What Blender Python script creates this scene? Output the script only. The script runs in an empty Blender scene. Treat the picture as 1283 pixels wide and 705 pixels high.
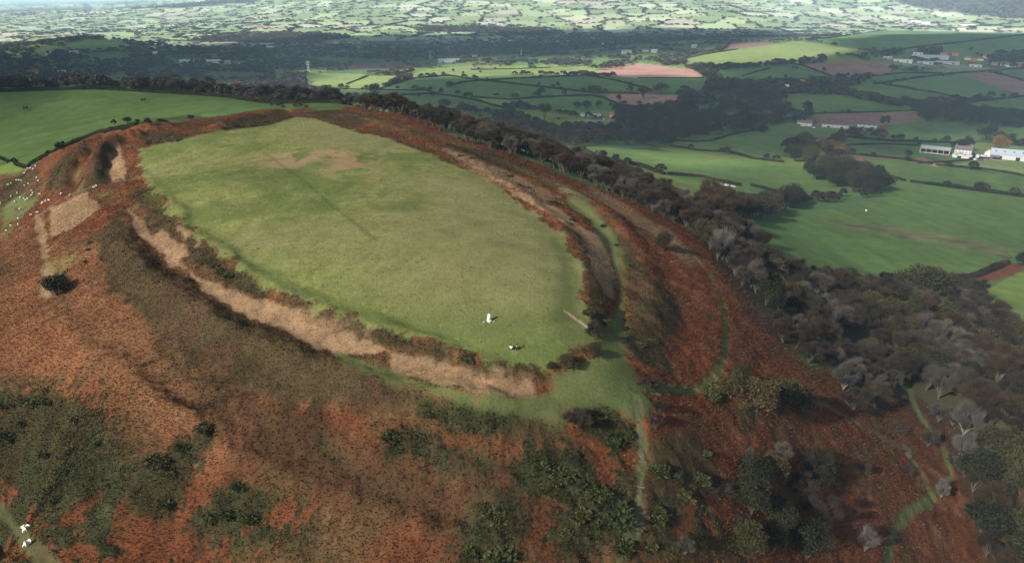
import bpy, math, random
import numpy as np
rng = np.random.default_rng(7)
random.seed(7)
C = bpy.context.scene.collection
SC = bpy.context.scene
# ------------------------------------------------------------------ camera
F = 855.3; PW, PH = 1283.0, 705.0
PITCH = math.atan(352.5 / F)
CZ = 44.0
cam_d = bpy.data.cameras.new('camera'); cam = bpy.data.objects.new('camera', cam_d); C.objects.link(cam)
cam_d.sensor_width = 36.0; cam_d.lens = 36.0 * F / PW; cam_d.clip_start = 0.5; cam_d.clip_end = 90000
cam.location = (0, 0, CZ); cam.rotation_euler = (math.pi / 2 - PITCH, 0, 0)
SC.camera = cam
# ------------------------------------------------------------------ light
SUN_EL = math.radians(31); SUN_AZ = math.radians(-132)       # azimuth from +Y (view direction), clockwise
SDIR = np.array([math.sin(SUN_AZ) * math.cos(SUN_EL), math.cos(SUN_AZ) * math.cos(SUN_EL), math.sin(SUN_EL)])
world = bpy.data.worlds.new('World'); SC.world = world; world.use_nodes = True
wn = world.node_tree.nodes; wl = world.node_tree.links
for n in list(wn): wn.remove(n)
sky = wn.new('ShaderNodeTexSky'); sky.sky_type = 'NISHITA'; sky.sun_disc = False
sky.sun_elevation = SUN_EL; sky.sun_rotation = SUN_AZ; sky.air_density = 1.0; sky.dust_density = 1.4; sky.ozone_density = 1.0
bg = wn.new('ShaderNodeBackground'); bg.inputs[1].default_value = 0.052
wo = wn.new('ShaderNodeOutputWorld')
wl.new(sky.outputs[0], bg.inputs[0]); wl.new(bg.outputs[0], wo.inputs[0])
sd = bpy.data.lights.new('sun', 'SUN'); sd.energy = 5.0; sd.angle = math.radians(0.53); sd.color = (1.0, 0.93, 0.82)
sun = bpy.data.objects.new('sun', sd); C.objects.link(sun)
from mathutils import Vector
sun.rotation_euler = Vector(SDIR).to_track_quat('Z', 'Y').to_euler()
SC.view_settings.view_transform = 'Standard'; SC.view_settings.look = 'None'
SC.view_settings.exposure = 1.45; SC.view_settings.gamma = 1.0; SC.view_settings.use_curve_mapping = False
SC.cycles.use_denoising = True
SC.cycles.max_bounces = 5; SC.cycles.diffuse_bounces = 2; SC.cycles.glossy_bounces = 1; SC.cycles.transparent_max_bounces = 8
SC.cycles.volume_bounces = 1; SC.cycles.transmission_bounces = 2
HAZE = 0.62e-4
# ------------------------------------------------------------------ noise + ray helpers
def hsh(i, j, s):
    n = (i.astype(np.int64) * 374761393 + j.astype(np.int64) * 668265263 + s * 1442695041) & 0xffffffff
    n = ((n ^ (n >> 13)) * 1274126177) & 0xffffffff
    return ((n ^ (n >> 16)) & 0xffff).astype(np.float32) / 65535.0
def vnoise(x, y, s=0):
    xi = np.floor(x); yi = np.floor(y); fx = x - xi; fy = y - yi
    fx = fx * fx * (3 - 2 * fx); fy = fy * fy * (3 - 2 * fy)
    a = hsh(xi, yi, s); b = hsh(xi + 1, yi, s); c = hsh(xi, yi + 1, s); d = hsh(xi + 1, yi + 1, s)
    return (a * (1 - fx) + b * fx) * (1 - fy) + (c * (1 - fx) + d * fx) * fy
def fbm(x, y, scale, octv=4, s=0, gain=0.5):
    t = 0; a = 1.0; tot = 0
    ca, sa = 0.8, 0.6
    x = np.asarray(x) / scale; y = np.asarray(y) / scale
    for o in range(octv):
        t = t + a * (vnoise(x, y, s + o * 17) - 0.5); tot += a
        a *= gain; x, y = (x * ca - y * sa) * 2.03 + 5.1, (x * sa + y * ca) * 2.03 + 9.7
    return t / tot * 2.0
def sstep(a, b, x):
    t = np.clip((x - a) / (b - a), 0, 1); return t * t * (3 - 2 * t)
def ray(px, py):
    px = np.asarray(px, float); py = np.asarray(py, float)
    x = (px - PW / 2) / F; u = (PH / 2 - py) / F
    cp, sp = math.cos(PITCH), math.sin(PITCH)
    return x, cp + sp * u, -sp + cp * u
def project(x, y, z):
    cp, sp = math.cos(PITCH), math.sin(PITCH)
    dz = z - CZ; f = y * cp - dz * sp; u = y * sp + dz * cp
    f = np.where(f < 1, 1, f)
    return PW / 2 + F * x / f, PH / 2 - F * u / f
# ------------------------------------------------------------------ terrain control points: (photo x, photo y, height above the fort)
CP = [(613,397,0),(400,250,.6),(300,200,0),(500,200,1),(650,300,.5),(370,155,0),(250,180,-.8),(480,170,.5),(200,240,-1.2),
(300,330,-.8),(450,395,-.5),(720,330,-.5),(640,445,-.5),(735,420,-1),(560,240,.8),
(650,510,-4),(800,500,-5),(500,470,-3.5),(640,600,-8),(640,705,-12),(400,470,-5),(450,560,-8.5),(300,470,-7),(450,705,-16),
(250,560,-12),(250,705,-21),(100,560,-18),(30,665,-23),(0,705,-25),(-150,700,-33),(800,600,-9.5),(850,705,-15),(780,560,-7.5),
(300,390,-3.5),(200,330,-5),(230,420,-7),(100,300,-9),(150,270,-5.5),(70,360,-13.5),(0,350,-20),(100,450,-14),(0,470,-21),
(0,270,-26),(50,250,-20),(-100,300,-36),(-150,450,-36),(100,200,-7),(150,190,-4),(130,163,-6),(60,200,-12),(0,215,-21),(0,235,-25),
(60,190,-24),(0,200,-31),(150,165,-17),(250,148,-13),(250,155,-2.5),(400,140,-7),(400,144,-.6),
(430,131,-10),(100,150,-21),(250,138,-14),
(470,140,-1.5),(560,175,-2.5),(640,195,-4),(700,225,-6),(780,258,-8),(870,310,-12),(600,205,-.8),(680,250,-1.5),
(800,330,-6.5),(850,400,-9),(905,430,-13),(870,470,-10),(800,420,-5),(760,440,-2.2),(950,380,-19),(920,340,-18),(1000,350,-33),
(1100,340,-62),(1050,345,-49),(945,280,-48),(885,290,-19),(870,255,-50),(780,235,-42),
(1000,450,-25),(1000,600,-24),(950,520,-16),(1100,450,-42),(1200,430,-53),(1240,385,-62),(1283,340,-70),(1100,560,-34),
(1200,560,-43),(1283,500,-53),(1283,650,-51),(1100,700,-37),(1000,700,-27),(1400,600,-61),(1400,400,-76),
(1150,300,-72),(1050,300,-64),(1283,290,-81),(1200,240,-92),(1000,230,-86),(900,210,-82),(800,200,-76),(740,190,-70),(950,180,-98),
(870,175,-98),(1100,190,-102),(1250,190,-106),(1250,160,-115),(1100,165,-112),(1000,150,-116),(900,140,-118),(1100,135,-118),
(1250,130,-108),(700,150,-108),(600,135,-105),(500,128,-98),(600,105,-98),(480,105,-105),(400,100,-112),(750,110,-100),
(850,110,-106),(950,95,-96),(1060,85,-98),(900,74,-84),(1000,56,-66),(1200,100,-106),(1200,75,-100),(1200,50,-62),(640,85,-108),
(800,85,-100),(400,80,-118),(200,95,-120),(50,95,-118),(0,62,-78),(110,48,-56),(200,62,-103),(300,60,-112),(500,55,-110),
(700,45,-108),(850,40,-96),(1000,38,-84),(1200,30,-66),(100,40,-100),(300,40,-92),(500,35,-80),(500,20,-40),
(300,20,-60),(100,28,-90),(700,25,-60),(700,12,-10),(900,20,-35),(1100,20,-38)]
# hidden ground, by azimuth column: (photo x, distance, height)
CW = [(0,620,-17.8),(-150,620,-15),(150,600,-19),(300,540,-22),(0,700,-45),(150,680,-45),(300,620,-50),(-150,700,-45),(0,780,-75),(150,780,-78),(300,700,-70),(430,620,-66),(0,1150,-118),(200,1150,-120),(400,1150,-118),(500,600,-70),
(560,480,-50),(640,450,-55),(-300,600,-75),(-300,1500,-115),(1600,500,-95),(1600,1500,-110),(-250,250,-45),(-300,120,-45),(1600,200,-80),
(1500,110,-62),(641,40,-20),(641,20,-30),(200,40,-28),(1100,40,-30),(0,2800,-108),(110,2950,-112),
(0,9000,-75),(200,8500,-50),(350,7500,90),(500,6500,105),(700,6500,115),(900,6500,115),(1100,6500,115),(1300,6500,110),(1600,7000,105),
(-300,9000,-70),(0,14000,-60),(350,14000,100),(700,14000,110),(1300,14000,110),(500,5000,20),(900,5000,30),(1200,5000,35)]
def build_cp():
    T, L, Z = [], [], []
    for px, py, z in CP:
        dx, dy, dz = ray(px, py); t = (z - CZ) / dz
        T.append(math.atan2(dx, dy)); L.append(math.log(t * math.hypot(dx, dy))); Z.append(z)
    for px, r, z in CW:
        T.append(math.atan2((px - 641.5) / 855.3, 1.0)); L.append(math.log(r)); Z.append(z)
    return np.array(T), np.array(L), np.array(Z)
_T, _L, _Z = build_cp()
def _ker(d2): return 0.5 * d2 * np.log(d2 + 1e-9)
def solve_tps():
    n = len(_T); P = np.stack([np.ones(n), _T, _L], 1)
    K = _ker((_T[:, None] - _T[None]) ** 2 + (_L[:, None] - _L[None]) ** 2) + np.eye(n) * 1e-5
    A = np.zeros((n + 3, n + 3)); A[:n, :n] = K; A[:n, n:] = P; A[n:, :n] = P.T
    b = np.zeros(n + 3); b[:n] = _Z
    return np.linalg.solve(A, b)
_W = solve_tps()
def tps(th, lr):
    out = np.empty(len(th), np.float32); n = len(_T)
    T32 = _T.astype(np.float32); L32 = _L.astype(np.float32); w = _W[:n].astype(np.float32)
    for i in range(0, len(th), 40000):
        a = th[i:i + 40000].astype(np.float32); b = lr[i:i + 40000].astype(np.float32)
        d = (a[:, None] - T32) ** 2 + (b[:, None] - L32) ** 2
        out[i:i + 40000] = (0.5 * d * np.log(d + 1e-9)) @ w + _W[n] + _W[n + 1] * a + _W[n + 2] * b
    return out
def seg_r(a, b, ratio): return list(np.exp(np.arange(math.log(a), math.log(b), ratio)))
RR = np.array(seg_r(22, 38, .02) + seg_r(38, 135, .0030) + seg_r(135, 450, .0050) + seg_r(450, 1500, .0085) + seg_r(1500, 9000, .014) + seg_r(9000, 42000, .08))
dense = np.linspace(-50, 50, 1560); side = np.concatenate([np.linspace(51, 180, 70)])
TH = np.radians(np.concatenate([-side[::-1][0:], dense, side[:-1]]))          # full circle, -180 .. <180
NT, NR = len(TH), len(RR)
LRR = np.log(RR)
TT, LL = np.meshgrid(TH, LRR, indexing='ij')
GX = (np.sin(TT) * RR[None]).astype(np.float64); GY = np.cos(TT) * RR[None]
def base_grid():
    lim = math.radians(58)
    tc = np.clip(TT, -lim, lim)
    Z = tps(tc.ravel(), np.minimum(LL, math.log(15000)).ravel()).reshape(NT, NR)
    zb = -28 - 85 * sstep(60, 900, RR)[None]
    k = sstep(math.radians(58), math.radians(120), np.abs(TT))
    return (Z * (1 - k) + zb * k).astype(np.float64)
GZ = base_grid()
def glook(G, x, y):
    th = np.arctan2(x, y); lr = np.log(np.maximum(np.hypot(x, y), RR[0] + 1e-3))
    i = np.clip(np.interp(th, TH, np.arange(NT)), 0, NT - 1.001); j = np.clip(np.interp(lr, LRR, np.arange(NR)), 0, NR - 1.001)
    i0 = i.astype(int); j0 = j.astype(int); fi = i - i0; fj = j - j0
    return (G[i0, j0] * (1 - fi) + G[i0 + 1, j0] * fi) * (1 - fj) + (G[i0, j0 + 1] * (1 - fi) + G[i0 + 1, j0 + 1] * fi) * fj
def H(x, y): return glook(GZ, np.asarray(x, float), np.asarray(y, float))
def at(px, py):
    """points of the ground seen at photo pixels -> world x, y"""
    px = np.atleast_1d(np.asarray(px, float)); py = np.atleast_1d(np.asarray(py, float))
    dx, dy, dz = ray(px, py); h = np.hypot(dx, dy)
    ts = np.exp(np.linspace(math.log(25), math.log(12000), 1400))
    X = dx[:, None] / h[:, None] * ts; Y = dy[:, None] / h[:, None] * ts; Z = CZ + dz[:, None] / h[:, None] * ts
    below = Z < H(X.ravel(), Y.ravel()).reshape(X.shape)
    k = np.where(below.any(1), below.argmax(1), len(ts) - 1); k = np.maximum(k, 1)
    lo = ts[k - 1]; hi = ts[k]
    for _ in range(12):
        m = (lo + hi) / 2; b = CZ + dz / h * m < H(dx / h * m, dy / h * m)
        hi = np.where(b, m, hi); lo = np.where(b, lo, m)
    return dx / h * hi, dy / h * hi
def wpt(px, r):
    a = math.atan2((px - 641.5) / F, 1.0); return (math.sin(a) * r, math.cos(a) * r)
def dens(pts, step=18, closed=False):
    """more points along a photo polyline"""
    p = np.array(pts, float); out = []
    n = len(p); rngn = n if closed else n - 1
    for i in range(rngn):
        a, b = p[i], p[(i + 1) % n]; m = max(1, int(np.hypot(*(b - a)) / step))
        for k in range(m): out.append(a + (b - a) * k / m)
    if not closed: out.append(p[-1])
    return np.array(out)
def wpoly(pts, closed=True, step=18):
    d = dens(pts, step, closed); return np.stack(at(d[:, 0], d[:, 1]), 1)
def line_dist(P, X, Y, reach, widths=None):
    """distance from points to a world polyline (only within reach) ; side sign + = right-hand"""
    D = np.full(X.shape, 1e9); A = np.zeros(X.shape)
    sel = (X > P[:, 0].min() - reach) & (X < P[:, 0].max() + reach) & (Y > P[:, 1].min() - reach) & (Y < P[:, 1].max() + reach)
    idx = np.nonzero(sel); x = X[idx]; y = Y[idx]; d = np.full(x.shape, 1e9); al = np.zeros(x.shape); n = len(P) - 1
    for i in range(n):
        ax, ay = P[i]; bx, by = P[i + 1]; vx, vy = bx - ax, by - ay; L2 = vx * vx + vy * vy + 1e-9
        t = np.clip(((x - ax) * vx + (y - ay) * vy) / L2, 0, 1); q = np.hypot(x - ax - t * vx, y - ay - t * vy)
        m = q < d; d[m] = q[m]; al[m] = (i + t[m]) / n
    D[idx] = d; A[idx] = al
    return D, A
def poly_sd(P, X, Y, reach=5):
    """signed distance (negative inside)"""
    D = np.full(X.shape, 1e9)
    sel = (X > P[:, 0].min() - reach) & (X < P[:, 0].max() + reach) & (Y > P[:, 1].min() - reach) & (Y < P[:, 1].max() + reach)
    idx = np.nonzero(sel); x = X[idx]; y = Y[idx]; d = np.full(x.shape, 1e9); ins = np.zeros(x.shape, bool); n = len(P)
    for i in range(n):
        ax, ay = P[i]; bx, by = P[(i + 1) % n]; vx, vy = bx - ax, by - ay; L2 = vx * vx + vy * vy + 1e-9
        t = np.clip(((x - ax) * vx + (y - ay) * vy) / L2, 0, 1); d = np.minimum(d, np.hypot(x - ax - t * vx, y - ay - t * vy))
        c = (ay > y) != (by > y)
        with np.errstate(divide='ignore', invalid='ignore'):
            c &= x < (bx - ax) * (y - ay) / (by - ay if by != ay else 1e-9) + ax
        ins ^= c
    D[idx] = np.where(ins, -d, d)
    return D
# ------------------------------------------------------------------ ramparts and ditches (photo polylines -> world lines)
BANKS = [ # (line, height, half width)
([(176,182),(178,215),(195,240),(222,270),(258,305),(310,345),(360,370),(410,392),(470,410),(530,432),(590,452),(650,457),(700,455)], .8, 1.8),
([(120,262),(140,268),(165,315),(195,350),(225,378),(280,408),(345,437),(405,462),(470,487),(540,507),(620,520),(700,530)], 3.0, 2.9),
([(160,262),(185,305),(215,335),(245,362),(295,387),(355,413),(415,438),(480,462),(560,490),(650,507)], -1.7, 3.0),
([(70,372),(90,385),(117,411),(150,435),(181,461),(236,502),(278,526),(330,558),(372,578),(430,599),(507,627),(587,641),(650,630)], -1.5, 2.1),
([(60,385),(85,402),(110,428),(145,455),(176,480),(228,520),(270,545),(360,597),(420,618),(500,645),(587,660)], 1.3, 2.6),
([(15,238),(56,205),(90,182),(127,165),(175,156),(230,150),(300,143)], 1.8, 4.6),
([(35,236),(70,208),(100,184),(127,171),(175,162)], -1.8, 3.6),
([(75,240),(84,212),(105,187),(130,172),(175,164),(240,157)], 2.2, 4.0),
([(92,236),(93,212),(108,192),(135,175)], -2.2, 3.2),
([(114,228),(120,203),(130,188),(150,176),(185,168)], 2.6, 3.4),
([(141,228),(132,210),(132,195),(150,182)], -2.0, 2.6),
([(50,262),(56,300),(66,345),(62,372)], -0.9, 2.2),
([(712,250),(740,268),(765,298),(777,340),(782,390),(768,430)], -1.1, 3.0),
([(690,225),(730,250),(765,272),(795,310),(815,350),(826,390),(818,430),(800,450)], 1.5, 3.0),
([(420,140),(500,163),(560,188),(620,213),(690,238)], 1.2, 4.5),
([(600,208),(650,240),(700,280),(730,320),(745,365),(748,400),(748,430)], 1.0, 2.2),
([(262,166),(310,150),(350,141),(390,141)], 2.2, 5.0),
([(868,330),(880,360),(895,400),(885,440),(860,470)], 0.8, 5.0),
([(900,500),(960,540),(1040,560),(1120,590)], 1.3, 6.0),
]
WX = fbm(GX, GY, 14, 3, 301) * 1.3 + fbm(GX, GY, 3.5, 2, 303) * .9; WY = fbm(GX, GY, 14, 3, 302) * 1.3 + fbm(GX, GY, 3.5, 2, 304) * .9; WA = 1 + .3 * fbm(GX, GY, 18, 3, 305)
for ln, a, w in BANKS:
    P = wpoly(ln, False, 14)
    D, A = line_dist(P, GX + WX, GY + WY, w * 4)
    m = D < w * 4
    GZ[m] += a * WA[m] * np.exp(-(D[m] / w) ** 2) * np.minimum(1, 6 * np.minimum(A[m], 1 - A[m]) + .15)
rr = np.broadcast_to(RR[None], GX.shape)
GZ += fbm(GX, GY, 26, 3, 3) * .5 * sstep(60, 200, rr) * sstep(2500, 600, rr) * .8
GZ += fbm(GX, GY, 420, 4, 5) * 14 * sstep(1500, 3800, rr)
# ------------------------------------------------------------------ colours (albedo, linear)
K = dict(fort=(.142,.155,.052), fort2=(.180,.165,.078), fort3=(.080,.108,.030), bracken=(.124,.045,.021), bracken2=(.060,.029,.016), bracken3=(.185,.088,.043),
 olive=(.046,.036,.018), gorse=(.022,.024,.011), straw=(.205,.135,.078), green=(.082,.104,.038), heath=(.075,.042,.026),
 g1=(.077,.122,.035), g2=(.112,.155,.038), g3=(.064,.112,.040), g4=(.135,.175,.062), brown=(.175,.105,.085), pink=(.33,.20,.165), rough=(.11,.105,.05),
 litter=(.050,.034,.022), path=(.085,.090,.045), verge=(.060,.066,.030), yard=(.22,.20,.17), pale=(.30,.24,.16))
K = {k: np.array(v) for k, v in K.items()}
COL = np.empty(GX.shape + (3,)); COL[:] = K['g3']
OBJ = np.zeros(GX.shape, np.int16)          # which ground object a vertex belongs to
ONAME = ['ground', 'hill', 'path', 'far_hills']
def mix(mask, c):
    m = mask[..., None]
    COL[:] = COL * (1 - m) + np.asarray(c) * m
def mixv(mask, arr):
    m = mask[..., None]; COL[:] = COL * (1 - m) + arr * m
N1 = fbm(GX, GY, 9, 4, 11); N2 = fbm(GX, GY, 2.2, 3, 12); N3 = fbm(GX, GY, 45, 3, 13); N4 = fbm(GX, GY, .7, 2, 14)
def zone(pts, soft=.6, warp=1.2, step=18):
    P = wpoly(pts, True, step); sd = poly_sd(P, GX, GY, 3 * soft + warp * 2)
    return sstep(soft, -soft, sd + (N1 + N2 * .7) * warp)
# far patchwork of fields --------------------------------------------------------------
def patchwork(x, y, cell=150.0, seed=31):
    """jittered-cell fields: (id hash, distance to the nearest field border)"""
    wx = x + 30 * fbm(x, y, 300, 2, 40); wy = y + 30 * fbm(x, y, 300, 2, 41)
    ci = np.floor(wx / cell); cj = np.floor(wy / (cell * 1.35))
    d1 = np.full(x.shape, 1e9); d2 = np.full(x.shape, 1e9); ident = np.zeros(x.shape)
    for a in (-1, 0, 1):
        for b in (-1, 0, 1):
            i, j = ci + a, cj + b
            px = (i + .15 + .7 * hsh(i, j, seed)) * cell; py = (j + .15 + .7 * hsh(i, j, seed + 1)) * cell * 1.35
            d = np.hypot(wx - px, (wy - py)); m = d < d1
            d2 = np.where(m, d1, np.minimum(d2, d)); ident = np.where(m, hsh(i, j, seed + 2), ident); d1 = np.where(m, d, d1)
    return ident, (d2 - d1) * .5
far = rr > 560
ident = np.zeros(GX.shape); bd = np.full(GX.shape, 99.0)
ident[far], bd[far] = patchwork(GX[far], GY[far], 150)
sel = np.select([ident < .30, ident < .48, ident < .62, ident < .76, ident < .90], [0, 1, 2, 3, 4], 5)
pal = np.array([np.array([.15,.20,.10]), np.array([.22,.27,.15]), np.array([.17,.21,.11]), np.array([.32,.34,.24]), np.array([.25,.31,.17]), np.array([.28,.26,.20])])  # far plain: hazy sunlit brightness put into these paler field colours
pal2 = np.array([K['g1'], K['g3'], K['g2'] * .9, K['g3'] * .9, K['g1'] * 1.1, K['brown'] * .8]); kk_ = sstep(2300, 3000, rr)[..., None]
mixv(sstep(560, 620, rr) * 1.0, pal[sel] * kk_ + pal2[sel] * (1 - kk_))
mix(sstep(1.9, 1.1, bd / np.clip(rr / 1000, 3, 7) ) * far * .8, K['gorse'] * 1.5)
wood = fbm(GX, GY, 900, 3, 61); wmask = sstep(.16, .22, wood - .14 * sstep(3000, 4500, rr)) * sstep(1300, 1700, rr)
mix(wmask, K['litter'])
OBJ[rr > 2600] = 3
# hill --------------------------------------------------------------------------------
HILL = [(-700,60),(0,217),(35,210),(63,193),(127,164),(171,157),(240,150),(310,140),(345,134),(400,137),(440,134),(480,138),(560,168),(640,192),(700,218),(760,240),
 (840,275),(880,300),(905,330),(960,400),(985,430),(1010,450),(1080,480),(1150,500),(1200,540),(1280,600),(1500,760),(1500,1500),(641,2600),(-900,1700)]
def worldring(pts):
    P = []
    for px, py in pts:
        x, y = at(px, min(py, 900)); P.append((x[0], y[0]))
    return np.array(P)
HP = worldring([p for p in HILL if p[1] < 760 and p[0] > -10 and p[0] < 1300])
HP = np.concatenate([HP, [(260, 60), (200, -150), (-250, -150), (-330, 120), (-300, 300)]])
hm = sstep(3, -3, poly_sd(HP, GX, GY, 12) + N1 * 3)
hillcol = K['bracken'][None, None] * (1 + .28 * N1[..., None] + .35 * N2[..., None]) 
k = sstep(-.05, .45, N3 + .4 * N1)[..., None]; hillcol = hillcol * (1 - .55 * k) + K['bracken2'] * .55 * k
k = sstep(.15, .5, N2 + .3 * N4)[..., None]; hillcol = hillcol * (1 - .5 * k) + K['bracken3'] * .5 * k
k = (sstep(.02, .34, N1 * .7 + N2 * .5 + N3 * .35) * .75)[..., None]; hillcol = hillcol * (1 - k) + np.array([.068,.046,.022]) * (1 + .5 * N4[..., None]) * k
mixv(hm, hillcol); OBJ[hm > .5] = 1
BR = hm.copy()                                # bracken cover
OL = np.zeros(GX.shape); GO = np.zeros(GX.shape); ST = np.zeros(GX.shape)
def cover(m, kind):
    global BR
    BR *= 1 - m; OL[:] = OL * (1 - m); GO[:] = GO * (1 - m); ST[:] = ST * (1 - m)
    if kind == 'b': BR += m
    if kind == 'o': OL[:] += m
    if kind == 'g': GO[:] += m
    if kind == 's': ST[:] += m
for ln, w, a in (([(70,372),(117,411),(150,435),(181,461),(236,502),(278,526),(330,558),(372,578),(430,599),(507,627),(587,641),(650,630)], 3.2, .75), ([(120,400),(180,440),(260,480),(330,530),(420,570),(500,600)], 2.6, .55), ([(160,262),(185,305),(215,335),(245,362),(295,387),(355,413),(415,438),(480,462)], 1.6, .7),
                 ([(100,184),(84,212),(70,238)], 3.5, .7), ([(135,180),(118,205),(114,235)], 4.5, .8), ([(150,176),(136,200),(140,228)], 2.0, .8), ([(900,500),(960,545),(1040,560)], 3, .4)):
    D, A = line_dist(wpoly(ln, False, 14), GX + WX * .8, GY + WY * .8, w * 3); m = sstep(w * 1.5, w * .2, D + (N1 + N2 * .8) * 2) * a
    mix(m, np.array([.040,.026,.014])); cover(m * .6, 'o')  # dark bands: shade of banks and ditches put into colour, with heather cover
# lighter, oranger bracken on the western flank
z = zone([(0,290),(60,300),(130,290),(130,340),(185,400),(200,440),(230,460),(300,560),(200,590),(150,540),(130,480),(0,480)], 3, 4)
mix(z * .55, K['bracken3'])
OLIVE = [
 [(118,295),(150,265),(182,320),(210,345),(250,375),(300,398),(360,422),(420,448),(500,480),(560,498),(640,512),(700,530),(715,552),(640,548),(560,530),(480,520),(420,505),(350,500),(290,480),(230,455),(195,430),(185,400),(150,375),(130,340)],
 [(165,235),(195,235),(215,265),(235,285),(250,310),(310,345),(330,360),(320,372),(270,355),(238,335),(225,300),(195,290),(175,262)],
 [(430,398),(560,430),(580,448),(680,450),(690,480),(640,470),(560,462),(480,438),(430,410)],
 [(700,275),(730,295),(745,330),(762,380),(770,420),(750,440),(738,400),(735,360),(728,320)],
 [(708,248),(740,255),(790,300),(815,350),(850,375),(855,395),(830,440),(850,470),(800,455),(778,435),(785,390),(780,330),(765,295),(735,268)],
 [(262,168),(300,152),(350,138),(370,145),(360,155),(300,165)], [(172,172),(185,165),(240,170),(238,178),(195,182)],
 [(385,143),(410,137),(450,143),(480,152),(440,158),(400,150)], [(112,232),(116,200),(128,186),(140,186),(134,200),(140,226)],
 [(56,234),(62,214),(82,192),(108,178),(108,182),(88,205),(78,240)], [(0,225),(20,218),(50,215),(20,250),(0,262)],
 [(560,180),(610,190),(660,212),(650,220),(600,208),(560,196)],
 [(820,560),(870,540),(900,600),(860,640),(830,700),(800,705),(810,640)],[(540,560),(600,560),(640,580),(600,600),(550,590)]]
for p in OLIVE:
    z = zone(p, 1.0, 1.6); c = K['olive'][None, None] * (1 + .35 * N2[..., None]); k = sstep(.05, .35, N1 - .3 * N2)[..., None]
    c = c * (1 - .6 * k) + K['heath'] * .6 * k; mixv(z * .92, c); cover(z, 'o')
SCRUB = [([(-60,480),(60,462),(130,475),(155,530),(200,580),(265,535),(280,600),(340,590),(400,610),(420,705),(-60,760)], -.02),
 ([(480,530),(560,530),(640,520),(700,530),(800,520),(815,600),(810,705),(540,720),(560,650),(640,640),(560,610),(500,590)], .10),
 ([(800,590),(870,560),(930,600),(960,720),(800,720)], .12), ([(890,470),(960,490),(1000,540),(940,560),(900,520)], -.1)]
for p, th in SCRUB:
    z = zone(p, 3, 4); k = sstep(th - .06, th + .10, N1 * .8 + .7 * N2 + .35 * N4 + .25 * N3); z = z * k
    mixv(z * .95, K['gorse'][None, None] * (1.3 + .6 * N2[..., None])); cover(z, 'g')
DARK = [[(160,600),(200,570),(255,530),(272,540),(235,590),(215,640),(165,630)], [(645,575),(690,560),(735,560),(740,600),(690,620),(645,605)],
 [(735,500),(790,520),(805,560),(770,560),(730,535)], [(590,635),(640,620),(655,660),(640,715),(570,715)], [(700,640),(780,605),(800,640),(790,690),(700,700)],
 [(520,500),(590,512),(640,522),(620,545),(560,545)], [(0,500),(60,490),(120,520),(140,600),(60,650),(0,600)], [(485,540),(530,530),(555,560),(530,580),(490,570)],
 [(400,560),(430,570),(440,590),(415,590)], [(240,655),(300,600),(340,610),(330,650),(270,680)], [(62,335),(80,345),(88,360),(75,372),(60,365)],
 [(300,335),(322,350),(315,372),(295,350)], [(370,372),(400,380),(420,398),(400,398)], [(235,300),(262,315),(250,325)]]
for p in DARK:
    z = zone(p, 1.0, 2.2); mixv(z * .9, K['gorse'][None, None] * (1.2 + .6 * N2[..., None])); cover(z, 'g')
STRAW = [[(185,300),(203,288),(232,305),(240,320),(213,335),(200,318)], [(232,338),(290,362),(330,375),(400,390),(455,410),(485,440),(470,446),(420,442),(360,415),(300,390),(250,362)],
 [(484,438),(560,446),(600,463),(668,463),(670,500),(600,492),(540,480),(490,468)], [(218,278),(240,288),(264,312),(245,312),(228,300)],
 [(728,286),(752,298),(773,345),(771,376),(755,366),(738,330)], [(205,322),(214,334),(236,342),(250,364),(262,366),(240,338),(222,322)], [(640,236),(700,262),(735,292),(728,296),(690,268),(640,244)], [(133,188),(150,180),(158,205),(159,218),(157,227),(140,226),(134,205)],
 [(61,262),(110,240),(125,262),(88,290),(65,297)], [(44,270),(52,270),(68,340),(62,374),(52,370),(55,340)], [(160,262),(172,268),(190,302),(180,300)]]
for i, p in enumerate(STRAW):
    z = zone(p, .5, 1.0); c = K['straw'][None, None] * (1.08 + .3 * N2[..., None] + .25 * N4[..., None]); mixv(z * .85, c); cover(z, 's')
for p in ([(225,288),(262,312),(310,346),(340,360),(330,374),(290,362),(245,336)], [(360,372),(400,386),(440,400),(500,420),(560,442),(600,456),(680,454),(690,476),(640,472),(570,464),(500,442),(450,422),(400,402),(365,384)], [(228,282),(256,302),(300,338),(292,344),(250,312)]):
    z = zone(p, 1.0, 1.8) * sstep(-.55, -.05, N1 + .5 * N2); mixv(z * .9, K['olive'][None, None] * (.85 + .6 * N2[..., None])); cover(z, 'o')
for p, kk, a in [([(560,188),(600,202),(650,222),(700,246),(690,254),(640,237),(590,218)], 'straw', .85), ([(740,232),(790,262),(840,290),(878,328),(862,334),(835,305),(800,285),(750,250)], 'straw', .7),
                 ([(640,206),(700,230),(760,250),(755,256),(700,240),(650,215)], 'rough', .6), ([(430,140),(520,160),(600,185),(595,190),(510,168),(440,146)], 'rough', .3),
                 ([(300,530),(420,570),(460,590),(420,640),(300,600)], 'bracken2', .3), ([(870,290),(960,325),(1050,352),(1230,350),(1290,420),(1290,755),(1245,720),(1205,600),(1130,500),(1000,450),(930,395)], 'litter', .8)]:
    mix(zone(p, 1.5, 2.0) * a, K[kk])
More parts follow.
